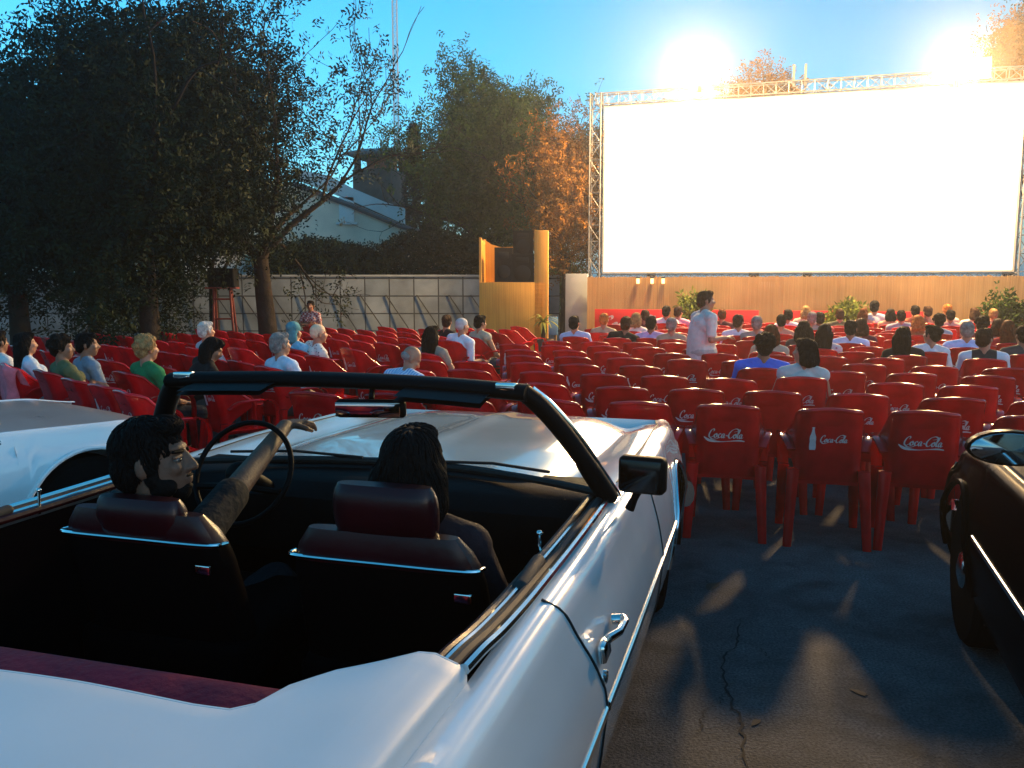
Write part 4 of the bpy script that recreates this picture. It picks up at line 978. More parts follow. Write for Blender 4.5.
bu = CMB(); bu.tube([(-1.0, -.6, .48), (-.96, -.86, .48), (-.5, -.95, .48), (.5, -.95, .48), (.96, -.86, .48), (1.0, -.6, .48)], .075, 12, flat=(.6, 1)); bu.build('bumper', CHROME, car)
for x in (-1, 1):
    q = CMB()
# wheels: built in car space
class _Shift: pass
wroot = {}
for sg in (1, -1):
    for w in cv.wheels: wheel(car, sg * .845, w - 2.0, sg)
# folded-roof boot cover, wrapping forward round the rear seat well
EDGE = [(0, 1.105), (.30, 1.112), (.52, 1.112), (.585, 1.118), (.615, 1.147), (.635, 1.215), (.683, 1.29), (.748, 1.355), (.792, 1.402), (.822, 1.408), (.872, 1.388)]
xs = sorted(set([round(x, 4) for x in np.linspace(0, .872, 34)] + [e[0] for e in EDGE])); xs = [-x for x in xs[::-1] if x > 0] + xs
def cov_z(x, f): return .936 - .012 * (x / .87) ** 2 + .004 * math.sin(9 * x + 5 * f) * math.sin(7 * f + 1) + .006 * math.exp(-((abs(x) - .80) / .06) ** 2)
top = []
for x in xs:
    e = interp(abs(x), EDGE); col = []
    for k in range(26): f = .30 + (e - .02 - .30) * k / 25; col.append((x, f, cov_z(x, f)))
    z = cov_z(x, e - .02); col += [(x, e - .006, z - .004), (x, e, z - .012), (x, e + .001, z - .026), (x, e - .01, z - .045)]
    top.append(col)
# outer hem rolls down over the quarter panel
def hem(col, sg):
    o1 = [(x + sg * .008, f, z - .004) for x, f, z in col]; o2 = [(x + sg * .014, f, z - .014) for x, f, z in col]; o3 = [(x + sg * .013, f, z - .06) for x, f, z in col]
    return [o3, o2, o1] if sg < 0 else [o1, o2, o3]
cov = CMB(); cov.grid(hem(top[0], -1) + top + hem(top[-1], 1), flip=True); cov.build('boot_cover', VINYL, car, angle=60)
CMB().tube([(x, interp(abs(x), EDGE) - .012, cov_z(x, interp(abs(x), EDGE) - .02) - .004) for x in xs], .0038, 6).build('cover_piping', VINYL, car)
# rear bench
rs = CMB()
def pad(mb, c, size, rot=(0, 0, 0), bev=.05): mb.box(c, size, rot=rot, bevel=bev, seg=4)
pad(rs, (0, 1.20, .70), (1.36, .20, .40), (.2, 0, 0), .06); pad(rs, (0, 1.42, .46), (1.36, .46, .20), (0, 0, 0), .06)
rs.build('rear_bench', LEATHER2, car)
for sg in (1, -1):
    q = CMB(); q.box((sg * .775, 1.32, .62), (.16, .5, .44), bevel=.04, seg=3); q.build('side_panel', LEATHER, car)
# front seats
def front_seat(xc, sgn, drop=0.0):
    st = CMB(); pad(st, (xc, 2.34, .47), (.60, .56, .18), (.05, 0, 0), .05); s_ = st.build('seat_cushion', SEATSHADE, car)
    bk = CMB(); rings = []
    for k in range(13):
        t = k / 12; z = .40 + .545 * t; f = 2.19 - .17 * t; w = .292 - .02 * t - (.055 * max(0, (t - .72) / .28) ** 2.2); d = .075 - .018 * t - .03 * max(0, (t - .85) / .15) ** 2
        ring = []
        for m in range(20):
            a = 2 * math.pi * m / 20; ca, sa = math.cos(a), math.sin(a)
            px = math.copysign(abs(ca) ** .35, ca) * w; py = math.copysign(abs(sa) ** .6, sa) * d
            ring.append((xc + px, f + py, z))
        rings.append(ring)
    bk.loft(rings); bk.m = [1 if sum(bk.v[i][2] for i in f_) / len(f_) < .862 else 0 for f_ in bk.f]; B_ = bk.build('seat_back', [LEATHER, SEATSHADE], car)  # below the strip the leather gives way to painted-in shade
    strip = CMB(); strip.tube([tuple(q) for q in cat_rom([(xc - .278, 2.045, .862), (xc - .268, 2.0, .866), (xc - .20, 1.984, .868), (xc, 1.981, .869), (xc + .20, 1.984, .868), (xc + .268, 2.0, .866), (xc + .28, 2.045, .862)], 40)], .0055, 8); strip.build('seat_strip', CHROME, car)
    hr = CMB(); rings = []
    for k in range(11):
        t = k / 10; z = .925 - drop + .15 * t; w = .148 * (1 - .10 * abs(2 * t - 1) ** 3); d = .05 * (1 - .45 * abs(2 * t - 1) ** 3)
        rings.append([(xc + .01 + math.copysign(abs(math.cos(a)) ** .45, math.cos(a)) * w, 2.035 - .02 * t + math.copysign(abs(math.sin(a)) ** .7, math.sin(a)) * d, z) for a in [2 * math.pi * m / 20 for m in range(20)]])
    hr.loft(rings); hr.build('headrest', LEATHER, car)
    lv = CMB(); lv.box((xc + .245, 1.978, .80), (.05, .014, .030), bevel=.005); lv.build('seat_latch', CHROME, car)
front_seat(.42, 1); front_seat(-.36, -1, .09)
# dashboard and wheel
ds = CMB(); prof = [(2.76, .60), (2.70, .72), (2.72, .82), (2.78, .868), (2.90, .882), (3.06, .885), (3.10, .80), (3.10, .6)]
ds.loft([[(x, f, z) for f, z in prof] for x in np.linspace(-.86, .86, 12)]); ds.build('dashboard', BLACKV, car)
sw = CMB(); cx, cf, cz_ = -.40, 2.60, .93; tilt = R(62)
def swp(r, a, o=0): return (cx + r * math.cos(a), cf + r * math.sin(a) * math.cos(tilt) - o * math.sin(tilt), cz_ + r * math.sin(a) * math.sin(tilt) + o * math.cos(tilt) * -1)
ring = [swp(.19, 2 * math.pi * k / 48) for k in range(49)]
sw.tube(ring, .010, 10, caps=False); sw.tube([swp(.18, R(200)), swp(.05, R(230), .02), swp(0, 0, .02), swp(.05, R(310), .02), swp(.18, R(340))], .013, 8); sw.ell(swp(0, 0, .015), (.06, .04, .05))
sw.tube([swp(0, 0), (cx, 2.85, .78)], .03, 10); sw.build('steering_wheel', BLACKV, car)
# windscreen: base curve, header, pillars, glass
def base(a): return (.905 * a, 2.74 + .28 * (1 - a * a), .905)
def head(a): return (.03 + .635 * a, 2.535 + .055 * (1 - a * a), 1.272 + .012 * (1 - a * a))
gl = CMB(); gl.grid([[tuple(Vector(base(a)).lerp(Vector(head(a)), t)) for a in np.linspace(-.97, .97, 25)] for t in np.linspace(0.02, .97, 8)]); gl.build('windscreen', GLASS, car)
hd = CMB(); rings = []
for a in np.linspace(-1.03, 1.03, 30):
    c = Vector(head(a)); rings.append([(c.x, c.y + dy, c.z + dz) for dy, dz in [(-.05, -.022), (-.056, -.004), (-.045, .012), (-.015, .022), (.018, .020), (.034, .006), (.034, -.018), (.0, -.034)]])
hd.loft(rings); hd.build('windscreen_header', BLACKV, car, angle=60)
for sg in (1, -1):
    h0 = Vector(head(sg * .99)); b0 = Vector(base(sg))
    path = [h0 + Vector((0, .0, .0)), h0.lerp(b0, .18) + Vector((sg * .012, -.004, .012)), h0.lerp(b0, .5) + Vector((sg * .012, 0, .012)), b0 + Vector((0, 0, -.01))]
    path = [Vector(q) for q in cat_rom([tuple(p) for p in path], 14)]
    pl = CMB(); pl.tube(path, [.036] * 3 + [.038] * 8 + [.042] * 3, 12, flat=(1.0, .8)); pl.build('windscreen_pillar', BLACKV, car, angle=80)
    CMB().tube([p + Vector((sg * .030, .026, .006)) for p in path], .008, 8).build('pillar_moulding', CHROME, car)
    lt = CMB(); c = Vector(head(sg * .93)); lt.box((c.x, c.y - .035, c.z + .014), (.065, .035, .022), rot=(0, 0, sg * -.1), bevel=.004); lt.build('roof_latch', CHROME, car)
    # sun visor folded against the header
    v = CMB(); P = []
    for x in np.linspace(.24, .54, 10):
        a = (sg * x) / .635; c = Vector(head(a)); P.append([(c.x, c.y - .045, c.z - .012), (c.x, c.y - .10, c.z - .018), (c.x, c.y - .15, c.z - .030)])
    v.grid(P); v.grid([[(x, y - .004, z - .014) for x, y, z in r] for r in P], flip=True); v.build('sun_visor', BLACKV, car)
CMB().tube([tuple(Vector(base(a)) + Vector((0, -.012, .004))) for a in np.linspace(-1, 1, 30)], .014, 8).build('screen_seal', RUBBER, car)
for sg in (1, -1): CMB().tube([(sg * .12, 2.99, .925), (sg * .42, 2.985, .935), (sg * .66, 2.90, .935)], .006, 6).build('wiper', RUBBER, car)
m = CMB(); m.tube([(.13, 2.575, 1.265), (.14, 2.545, 1.225)], .010, 8); m.box((.145, 2.53, 1.195), (.235, .035, .062), rot=(.15, 0, .22), bevel=.015, seg=3); rv = m.build('rear_view_mirror', BLACKV, car)
m = CMB(); m.box((.142, 2.510, 1.193), (.215, .004, .048), rot=(.15, 0, .22), bevel=.001); m.build('mirror_glass', mat('mirror_silver', (.8, .8, .8), .03, metal=1), rv)
# outside mirrors
for sg in (1,):
    mm = CMB(); mm.box((sg * 1.030, 2.63, 1.008), (.150, .060, .118), rot=(.0, 0, sg * -.12), bevel=.018, seg=3); mm.tube([(sg * .985, 2.66, .885), (sg * 1.0, 2.66, .92), (sg * 1.02, 2.64, .965)], [.016, .012, .014], 8)
    mo = mm.build('door_mirror', BLACKV, car)
    g2 = CMB(); g2.box((sg * 1.026, 2.598, 1.008), (.128, .004, .098), rot=(0, 0, sg * -.12), bevel=.0015); g2.build('mirror_glass', mat('dim_mirror', (.03, .03, .032), .12, metal=1), mo)
# the two people in it
def car_person(label, xc, f, pose, **k):
    p = Vector(lot(-1.385 + xc, f)); return person(label, pose, (p.x, p.y, -.095), -YAW, vox=.006, **k)
dp = Pose(-.20, side=.07, head=1.07, yaw=R(-72), pitch=.10, roll=-.06, arms={-1: 'lap', 1: 'reach'}, legs='car', twist=-.35, reach=(.09, .52, 1.165), wide=1.0)
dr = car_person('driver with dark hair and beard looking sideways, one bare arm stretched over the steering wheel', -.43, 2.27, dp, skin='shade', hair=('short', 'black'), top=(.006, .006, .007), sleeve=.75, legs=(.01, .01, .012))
bd = MB()
for c, r in (((0, .060, -.088), (.038, .034, .032)), ((0, .092, -.046), (.026, .009, .006)), ((.045, .03, -.068), (.022, .045, .035)), ((-.045, .03, -.068), (.022, .045, .035)), ((.062, .008, -.03), (.014, .025, .04)), ((-.062, .008, -.03), (.014, .025, .04)), ((0, .082, -.078), (.022, .016, .014))):
    bd.ell(dp.H(c), r, 16, 10, rot=dp.HR.to_euler())
put('beard', blob(bd, .005, 1, 'beard', [hair_mat('black')]), dr)
for q in (-1, 1):
    e = MB(); e.ell(dp.H((.036 * q, .0735, .003)), (.0125, .0120, .0115)); ey = e.build('eye', mat('shaded_eye_white', (.07, .06, .055), .3), dr); e = MB(); e.ell(dp.H((.036 * q, .0825, .003)), (.006, .006, .006)); e.build('iris', mat('iris', (.01, .006, .004), .15), ey)  # eye white darkened too, shade of the cabin in its colour
    e = MB(); e.cap(dp.H((.022 * q, .080, .012)), dp.H((.050 * q, .074, .011)), .0075, .006, 8); e.build('eyelid', SKIN['shade'], dr)
    e = MB(); e.cap(dp.H((.020 * q, .086, .026)), dp.H((.054 * q, .074, .027)), .007, .005, 8); e.build('eyebrow', hair_mat('black'), dr)
pp = Pose(-.10, yaw=.12, arms='lap', legs='car', female=True)
ps = car_person('passenger with thick dark hair seen from behind above the headrest', .43, 2.30, pp, skin='fair', hair=('bob', 'black'), top=(.03, .012, .014), sleeve=.6, legs=(.01, .01, .012))

# ---- generic saloon used for the two neighbouring cars ------------------------
def saloon(name, label, org, rz, half, zs, wheels, arch, length, paint, hood, lower=None, strip_z=.60, roof=True, front=4.8):
    c = thing(name, label, 'car', org, rz); bd_ = Body(half, zs, wheels, arch, crown=.12)
    f0, f1 = half[0][0], half[-1][0]; b = MB()
    for sg in (1, -1): bd_.side(b, f0, f1, sg)
    b.grid([[(x * (half[-1][1] - .12), f1, z) for x in (-1, 0, 1)] for z in (zs[-1][1] - .03, .25)]); b.grid([[(x * (half[0][1] - .12), f0, z) for x in (-1, 0, 1)] for z in (zs[0][1] - .03, .25)], flip=True)
    b.build('body', paint, c, angle=32)
    if lower:
        for sg in (1, -1):
            q = MB(); G = []
            for f in np.linspace(f0 + .02, f1 - .02, 120):
                if bd_.zlow(f) > .47: 
                    if len(G) > 1: q.grid(G, flip=(sg > 0))
                    G = []; continue
                zl = bd_.zlow(f); G.append([(sg * (bd_.x_at(f, z) + .004), f, z) for z in np.linspace(max(zl, .24), .475, 6)])
            if len(G) > 1: q.grid(G, flip=(sg > 0))
            q.build('lower_panel', lower, c)
            q = MB(); q.tube([(sg * (bd_.x_at(f, .478) + .004), f, .478) for f in np.linspace(f0 + .05, wheels[0] - arch - .01, 30)], .008, 6)
            q.build('lower_moulding', CHROME, c)
    h = MB(); fb = zs[len(zs) // 2][0] if False else front - 1.35
    G = [[(a * (smooth_interp(f, half) - .135), f, smooth_interp(f, zs) - .006 + .016 * (1 - a * a) - .03 * max(0, (f - f1 + .25) / .25) ** 2) for a in np.linspace(-1, 1, 21)] for f in np.linspace(fb, f1, 24)]
    h.grid(G); h.build('bonnet', hood, c)
    h = MB(); G = [[(a * (smooth_interp(f, half) - .135), f, smooth_interp(f, zs) - .006 + .03 * (1 - a * a)) for a in np.linspace(-1, 1, 21)] for f in np.linspace(f0, f0 + .95, 12)]
    h.grid(G); h.build('boot_lid', hood, c)
    t = MB()
    for sg in (1, -1):
        for w in wheels: wheelhouse(t, w, .45, half[1][1] - .06, arch + .01, sg)
    t.grid([[(x, f, .2) for x in (-.75, .75)] for f in (f0 + .1, f1 - .1)], flip=True); t.build('underbody', TRIM, c)
    # glasshouse
    z0 = smooth_interp(fb, zs) - .01; zr = 1.36; hb = smooth_interp(fb - 1, half) - .13; ht = hb - .22
    fr = f0 + .95; A0, A1, B0, B1 = fb, fb - .62, fr + .55, fr
    ro = MB(); ro.grid([[(x * ht, f, zr + .035 * (1 - x * x) - .02 * (2 * abs((f - B0) / (A1 - B0) - .5)) ** 3) for x in np.linspace(-1, 1, 13)] for f in np.linspace(B0, A1, 10)]); rf = ro.build('roof', paint if hood is paint else hood, c)
    g = MB(); g.grid([[(x * (hb + (ht - hb) * t), A0 + (A1 - A0) * t + .10 * (1 - x * x) * (1 - t), z0 + (zr - z0) * t) for x in np.linspace(-1, 1, 11)] for t in np.linspace(0, 1, 5)]); g.build('windscreen', DGLASS, c)
    g = MB(); g.grid([[(x * (hb + (ht - hb) * t), B1 + (B0 - B1) * t, z0 + (zr - z0) * t) for x in np.linspace(-1, 1, 11)] for t in np.linspace(0, 1, 5)], flip=True); g.build('rear_window', DGLASS, c)
    for sg in (1, -1):
        g = MB(); g.grid([[(sg * (hb + (ht - hb) * t), (B1 + (B0 - B1) * t) * (1 - s_) + (A0 + (A1 - A0) * t) * s_, z0 + (zr - z0) * t) for s_ in np.linspace(0, 1, 9)] for t in np.linspace(0, 1, 5)], flip=sg < 0); g.build('side_window', DGLASS, c)
        for P, Q in (((hb, A0, z0), (ht, A1, zr)), ((hb, B1, z0), (ht, B0, zr)), ((ht, A1, zr), (ht, B0, zr)), ((hb, (A0 + B1) / 2 - .2, z0), (ht, (A1 + B0) / 2 - .1, zr))):
            MB().tube([(sg * P[0], P[1], P[2]), (sg * Q[0], Q[1], Q[2])], .024, 8).build('window_pillar', paint, c)
        q = MB(); q.tube([(sg * (hb + .04), f, smooth_interp(f, zs) + .004) for f in np.linspace(fr, fb - .08, 20)], .010, 8); q.build('belt_trim', CHROME, c)
        q = MB(); q.tube([(sg * (bd_.x_at(f, strip_z) + .002), f, strip_z) for f in np.linspace(wheels[0] + arch + .05 if wheels[0] > 2 else f0 + 1.4, max(wheels) - arch - .06 if wheels[0] < 2 else f1, 20)], .012, 8, flat=(.5, 1)); q.build('side_moulding', CHROME, c)
        for w in wheels: bd_.lip(w, sg, .014).build('arch_lip', paint, c)
        for w in wheels: wheel(c, sg * (smooth_interp(w, half) - .15), w, sg, r=.33)
        MB().tube([(sg * (half[-1][1] - .28), f1 - .005, .62), (sg * (half[-1][1] - .28), f1 + .02, .62)], .085, 24).build('headlight', LAMPG, c)
        MB().box((sg * (half[0][1] - .26), f0 - .01, .66), (.26, .03, .1), bevel=.01).build('tail_light', REDL, c)
        q = MB(); q.tube([(sg * (bd_.x_at(f, z) + .001), f, z) for z, f in [(zz, fb - .95) for zz in np.linspace(smooth_interp(fb - .95, zs) - .03, .27, 16)]], .0035, 6); q.build('door_gap', RUBBER, c)
        q = MB(); q.box((sg * (bd_.x_at(fb - .8, .72) + .014), fb - .80, .74), (.024, .14, .026), bevel=.008); q.build('door_handle', CHROME, c)
    MB().box((0, f1 + .005, .60), (half[-1][1] * 1.0, .03, .16), bevel=.01).build('grille', RUBBER, c)
    for f, s_ in ((f1, 1), (f0, -1)):
        q = MB(); w = half[-1][1]; q.tube([(-w, f - s_ * .2, .44), (-w + .03, f + s_ * .03, .44), (0, f + s_ * .09, .44), (w - .03, f + s_ * .03, .44), (w, f - s_ * .2, .44)], .06, 10, flat=(.6, 1)); q.build('bumper', CHROME, c)
    return c, bd_
# white two-tone car to the left: its right flank passes (-2.2, 3.45) in lot metres, turned about 22 degrees more to the right
a2 = R(23.5); w0 = lot(-1.385 - 2.10, 3.72)      # ground point under its right front wheel
ang = YAW + a2; hx = .84
def org_from(flank_pt, ang, half, fw):
    r = (math.cos(ang), -math.sin(ang)); f = (math.sin(ang), math.cos(ang))
    return (flank_pt[0] - r[0] * half - f[0] * fw, flank_pt[1] - r[1] * half - f[1] * fw, 0)
org = org_from(w0, ang, hx, 3.6)
saloon('classic_car', 'cream white classic car with teal lower sides and grey bonnet parked beside the driver', org, -ang,
       [(-.1, .76), (.4, .82), (1.5, .84), (3.0, .84), (3.7, .835), (4.12, .76)], [(-.1, .80), (.6, .86), (1.8, .85), (3.2, .845), (3.8, .835), (4.12, .79)], (1.1, 3.6), .375, 4.2, WHITE, GREYP, TEAL, strip_z=.80, front=3.95)
# black car on the other side
ang3 = YAW + R(2.0); w1 = lot(-1.385 + 2.215, 4.12)
org3 = org_from(w1, ang3, -.945, 3.95)
bc, bb_ = saloon('black_car', 'shiny black car with chrome side strip and oval door mirror opposite the white convertible', org3, -ang3,
       [(-.8, .84), (-.2, .93), (1.0, .95), (2.6, .95), (3.9, .945), (4.3, .935), (4.58, .87)], [(-.8, .84), (.2, .90), (1.6, .90), (2.6, .90), (3.6, .89), (4.58, .80)], (.75, 3.95), .385, 5.2, BLACKP, BLACKP, None, strip_z=.60, front=4.35)
mm = MB(); c = Vector((-.985, 2.84, 1.085))
rings = []
for k in range(9):
    t = k / 8; q = math.sin(math.pi * min(.5, t * .62)) if t < .8 else 1; sc = .25 + .75 * min(1, t * 1.6) ** .6
    rings.append([(c.x - .0 + .125 * sc * math.cos(a), c.y + .055 - .11 * t, c.z + .062 * sc * math.sin(a) * (1 if math.sin(a) > 0 else .8)) for a in [2 * math.pi * m / 24 for m in range(24)]])
mm.loft(rings); mm.tube([c + Vector((.10, .0, -.03)), c + Vector((.13, .0, -.10)), c + Vector((.15, .02, -.185))], [.03, .026, .035], 10); mo = mm.build('door_mirror', BLACKP, bc)
g2 = MB(); g2.loft([[(c.x + .115 * s * math.cos(a), c.y - .0565 - o, c.z + .055 * s * math.sin(a) * (1 if math.sin(a) > 0 else .8)) for a in [2 * math.pi * m / 24 for m in range(24)]] for s, o in ((1, 0), (.97, .002), (.001, .004))]); g2.build('mirror_glass', mat('mirror_silver', (.45, .47, .5), .03, metal=1), mo)
# ------------------------------------------------------------------ the cinema screen on its truss towers
ALU = mat('aluminium_truss', (.17, .17, .17), .5, metal=.5, var=.06)
def lattice(mb, a, b, w, n, r=.02, up=(0, 0, 1), side=None, bays=None):
    """square lattice truss from a to b"""
    a = Vector(a); b = Vector(b); d = (b - a).normalized(); s = Vector(side) if side else d.cross(Vector(up)); s.normalize(); t = d.cross(s).normalized()
    C = [(s * i + t * j) * w / 2 for i, j in ((-1, -1), (1, -1), (1, 1), (-1, 1))]
    for c in C: mb.cyl(a + c, b + c, r, n=8)
    for k in range(n):
        p = a.lerp(b, k / n); q = a.lerp(b, (k + 1) / n)
        for i in range(4):
            c0, c1 = C[i], C[(i + 1) % 4]
            if k % 2: c0, c1 = c1, c0
            mb.cyl(p + c0, q + c1, r * .55, n=6); mb.cyl(p + C[i], p + C[(i + 1) % 4], r * .5, n=6)
SF = 20.0; SL, SRR = -3.70, 4.85; SB, ST = 1.91, 5.65
scr = lot_thing('cinema_screen', 'huge blank white cinema screen glowing between two lattice towers', 'screen', (SL + SRR) / 2, SF)
hw = (SRR - SL) / 2
lit = mat('lit_screen', (.8, .8, .8), .8, emit=(1.0, .985, 1.0), estr=.62)
MB().box((0, 0, (SB + ST) / 2), (2 * hw, .02, ST - SB)).build('screen_cloth', lit, scr)
fr = mat('screen_border', (.30, .30, .30), .7)
e = MB()
for x, z, sx, sz in ((0, SB - .02, 2 * hw + .08, .04), (0, ST + .02, 2 * hw + .08, .04), (-hw - .02, (SB + ST) / 2, .04, ST - SB), (hw + .02, (SB + ST) / 2, .04, ST - SB)): e.box((x, 0, z), (sx, .05, sz))
e.build('screen_border', fr, scr)
for sg in (-1, 1):
    m = MB(); lattice(m, (sg * (hw + .22), .0, 0), (sg * (hw + .22), 0, ST + .34),   .25, 16, .017, up=(0, 1, 0)); tw = m.build('truss_tower', ALU, scr)
    MB().box((sg * (hw + .22), 0, .03), (.7, .7, .06), bevel=.01).build('base_plate', ALU, tw)
m = MB(); lattice(m, (-hw - .22, 0, ST + .20), (hw + .22, 0, ST + .20), .24, 34, .014); m.build('truss_beam', ALU, scr)
m = MB(); lattice(m, (-hw - .1, .06, SB - .12), (hw + .1, .06, SB - .12), .12, 50, .012); m.build('lower_truss', fr, scr)
for x in (-.12, .12):
    MB().box((x - .05, 0, ST + .45), (.05, .05, .46)).build('hoist_post', ALU, scr)
# floodlights on poles behind the screen top ----------------------------------
lensm = mat('flood_lens', (.9, .8, .6), .3, emit=(1.0, .74, .40), estr=30)
housing = mat('flood_housing', (.03, .03, .032), .5)
FLOOD = []
for i, (u, v, lab) in enumerate(((690, 76, 'blazing floodlight cluster above the screen by its taller bare sky side, near the tower'), (946, 70, 'blazing floodlight cluster above the screen, against the orange-lit branches'))):
    rr = 0
    for _ in range(1):
        x = (u - 512) / FPX
        # line of sight meets f = SF + .7
        k = (SF - .95) / (x * math.sin(YAW) + math.cos(YAW)); px, py = x * k, k
    pz = at_y(u, v, py)[2]
    fl = thing('floodlight', lab, 'floodlight', (px, py, 0), -YAW + R(180) + (R(0)), 'floodlights above the screen')
    MB().tube([(0, -.95, ST + .20), (0, -.90, ST + .42), (0, -.30, pz - .32)], [.045, .045, .035], 8).build('bracket', housing, fl)
    MB().box((0, -.30, pz - .32), (1.0, .08, .06)).build('crossbar', housing, fl)
    for sx in (-.27, .27):
        h = MB(); h.loft([[(sx + a * w_, y, pz + b_ * hh) for a, b_ in ((-1, -1), (1, -1), (1, 1), (-1, 1))] for w_, hh, y in ((.12, .10, -.22), (.22, .18, -.05), (.24, .20, .06))]); hh = h.build('lamp_head', housing, fl)
        MB().box((sx, .066, pz), (.44, .012, .36)).build('lens', lensm, hh)
    ld = bpy.data.lights.new('flood', 'POINT'); ld.energy = 2200; ld.color = (1.0, .62, .26); ld.shadow_soft_size = .32
    lo = bpy.data.objects.new('flood_lamp', ld); COL.objects.link(lo); lo.parent = fl; lo.location = (0, .30, pz)
    FLOOD.append((px, py, pz, ld))
# red banners with white script ---------------------------------------------------
redb = mat('red_banner', (.50, .010, .012), .5, var=.06)
for r0, r1, txt, lab in ((-3.72, -2.05, True, 'red banner with white script on the fence foot nearest the screen tower'), (-1.35, -.15, False, 'short red banner on the fence foot behind the pink shirt'), (.35, 1.75, False, 'red banner on the fence foot behind the standing man'), (2.1, 3.2, True, 'red banner with white script past the first shrub'), (4.3, 6.6, True, 'long red banner with white script behind the crowd, by the dark shrub')):
    bn = lot_thing('red_banner', lab, 'banner', (r0 + r1) / 2, FF - .25, 'red banners along the reed fence'); w = r1 - r0
    m = MB(); m.box((0, 0, .78), (w, .03, .56), bevel=.005)
    if txt: script(m, lambda x, y: (-w * .40 + x * w * .09, -.0185, .62 + y * w * .085), .2)
    m.build('banner_board', [redb, INK], bn)
    for s in (-1, 1): MB().box((s * (w / 2 - .1), .03, .27), (.04, .04, .53)).build('foot', post, bn)
# three small glowing boxes for the bright spots along the fence top
lm = mat('warm_glow', (.9, .6, .3), .4, emit=(1, .62, .22), estr=1.2)
for i, (u, lab) in enumerate(((637, 'small bright orange box at the fence top, the one by itself'), (651, 'small bright orange box at the fence top, middle of three'), (662, 'small bright orange box at the fence top, nearest the standing man'))):
    x = (u - 512) / FPX; k = (FF - .06) / (x * math.sin(YAW) + math.cos(YAW)); z = at_y(u, 281, k)[2]
    q = thing('fence_box', lab, 'lamp', (x * k, k, 0), -YAW, 'small bright boxes on the fence top')
    MB().box((0, 0, z), (.07, .04, .12), bevel=.015).build('glow_box', lm, q); MB().box((0, 0, z + .075), (.09, .06, .04), bevel=.008).build('cap', housing, q)
# loudspeaker stand clad in ochre reed -----------------------------------------------
st = thing('speaker_stand', 'square ochre reed-clad stand with raised side walls holding black loudspeakers', 'stand', (.04, 18.9, 0), R(-4))
MB().box((0, .0, .83), (1.44, .9, 1.66), bevel=.01).build('cladding', reed2, st)
sdw = MB(); P = [(-.70, 1.66), (-.70, 2.62), (-.52, 2.5), (-.30, 2.44), (-.05, 2.45), (-.05, 1.66)]
sdw.loft([[(x, y, z) for x, z in P] for y in (.38, .43)]); sdw.build('back_wall', reed2, st)
MB().loft([[(x, y, z) for y, z in ((-.44, 1.66), (.45, 1.66), (.45, 2.62), (.1, 2.50), (-.44, 2.62))] for x in (-.72, -.67)]).build('side_wall', reed2, st)
MB().box((.62, -.30, 1.38), (.30, .30, 2.76), bevel=.01).build('corner_post', reed2, st)
MB().loft([[(x, y, z) for y, z in ((-.14, 1.66), (.45, 1.66), (.45, 2.45), (-.14, 2.68))] for x in (.68, .74)]).build('side_wall', reed2, st)
SPK = mat('speaker_black', (.003, .003, .003), .6, spec=.2)
MESHG = mat('speaker_grille', (.006, .006, .006), .8, spec=.1, bump=.5, bscale=180)
def speaker(name, label, loc, rz, w, d_, h, parent=None, group=None):
    t = thing(name, label, 'loudspeaker', loc, rz, group)
    b = MB(); b.loft([[(x * (1 if y < 0 else .72), y, z) for x, y in ((-w / 2, -d_ / 2), (w / 2, -d_ / 2), (w / 2, d_ / 2), (-w / 2, d_ / 2))] for z in (0, h)]); b.build('cabinet', SPK, t)
    MB().box((0, -d_ / 2 - .006, h * .5), (w * .90, .012, h * .92)).build('grille', MESHG, t)
    MB().tube([(0, -d_ / 2 - .013, h * .30), (0, -d_ / 2 - .022, h * .30)], [w * .36, w * .33], 20).build('woofer_ring', SPK, t)
    MB().box((0, -d_ / 2 - .016, h * .78), (w * .55, .014, h * .18), bevel=.005).build('horn', SPK, t)
gsp = 'black loudspeakers on the ochre stand'
speaker('loudspeaker', 'shorter black loudspeaker standing alone on the ochre stand, on the curved-wall side', (-.20, 18.75, 1.665), R(6), .40, .38, .74, None, gsp)
speaker('loudspeaker', 'lower black loudspeaker of the stack of two on the ochre stand', (.25, 18.75, 1.665), R(-6), .50, .42, .60, None, gsp)
speaker('loudspeaker', 'upper black loudspeaker of the stack of two on the ochre stand', (.26, 18.78, 2.268), R(-6), .44, .40, .50, None, gsp)
# red scaffold stand with two loudspeakers beside the leaning tree ---------------------
RS = mat('red_oxide', (.16, .022, .012), .6, var=.2)
bx, by, bz = at_y(222, 290, 15.2); rs_ = thing('scaffold_stand', 'red metal ladder frame by the tree trunk with a black loudspeaker on top', 'stand', (bx, by, 0), R(8))
for sx in (-1, 1):
    MB().cyl((sx * .20, 0, 0), (sx * .14, 0, bz + .02), .022).build('leg', RS, rs_); MB().cyl((sx * .20, .5, 0), (sx * .14, .12, bz + .02), .02).build('leg', RS, rs_)
for k in range(4): MB().cyl((-.19 + .012 * k, 0, .3 + k * .35), (.19 - .012 * k, 0, .3 + k * .35), .016).build('rung', RS, rs_)
MB().box((0, .06, bz + .035), (.52, .42, .03), bevel=.004).build('platform', RS, rs_)
speaker('loudspeaker', 'small black loudspeaker on the red frame, on the side away from the trunk', (bx - .125, by + .06, bz + .052), R(14), .25, .28, .34, None, 'black loudspeakers on the red frame')
speaker('loudspeaker', 'small black loudspeaker on the red frame, on the side of the trunk', (bx + .145, by + .06, bz + .052), R(-10), .24, .26, .33, None, 'black loudspeakers on the red frame')
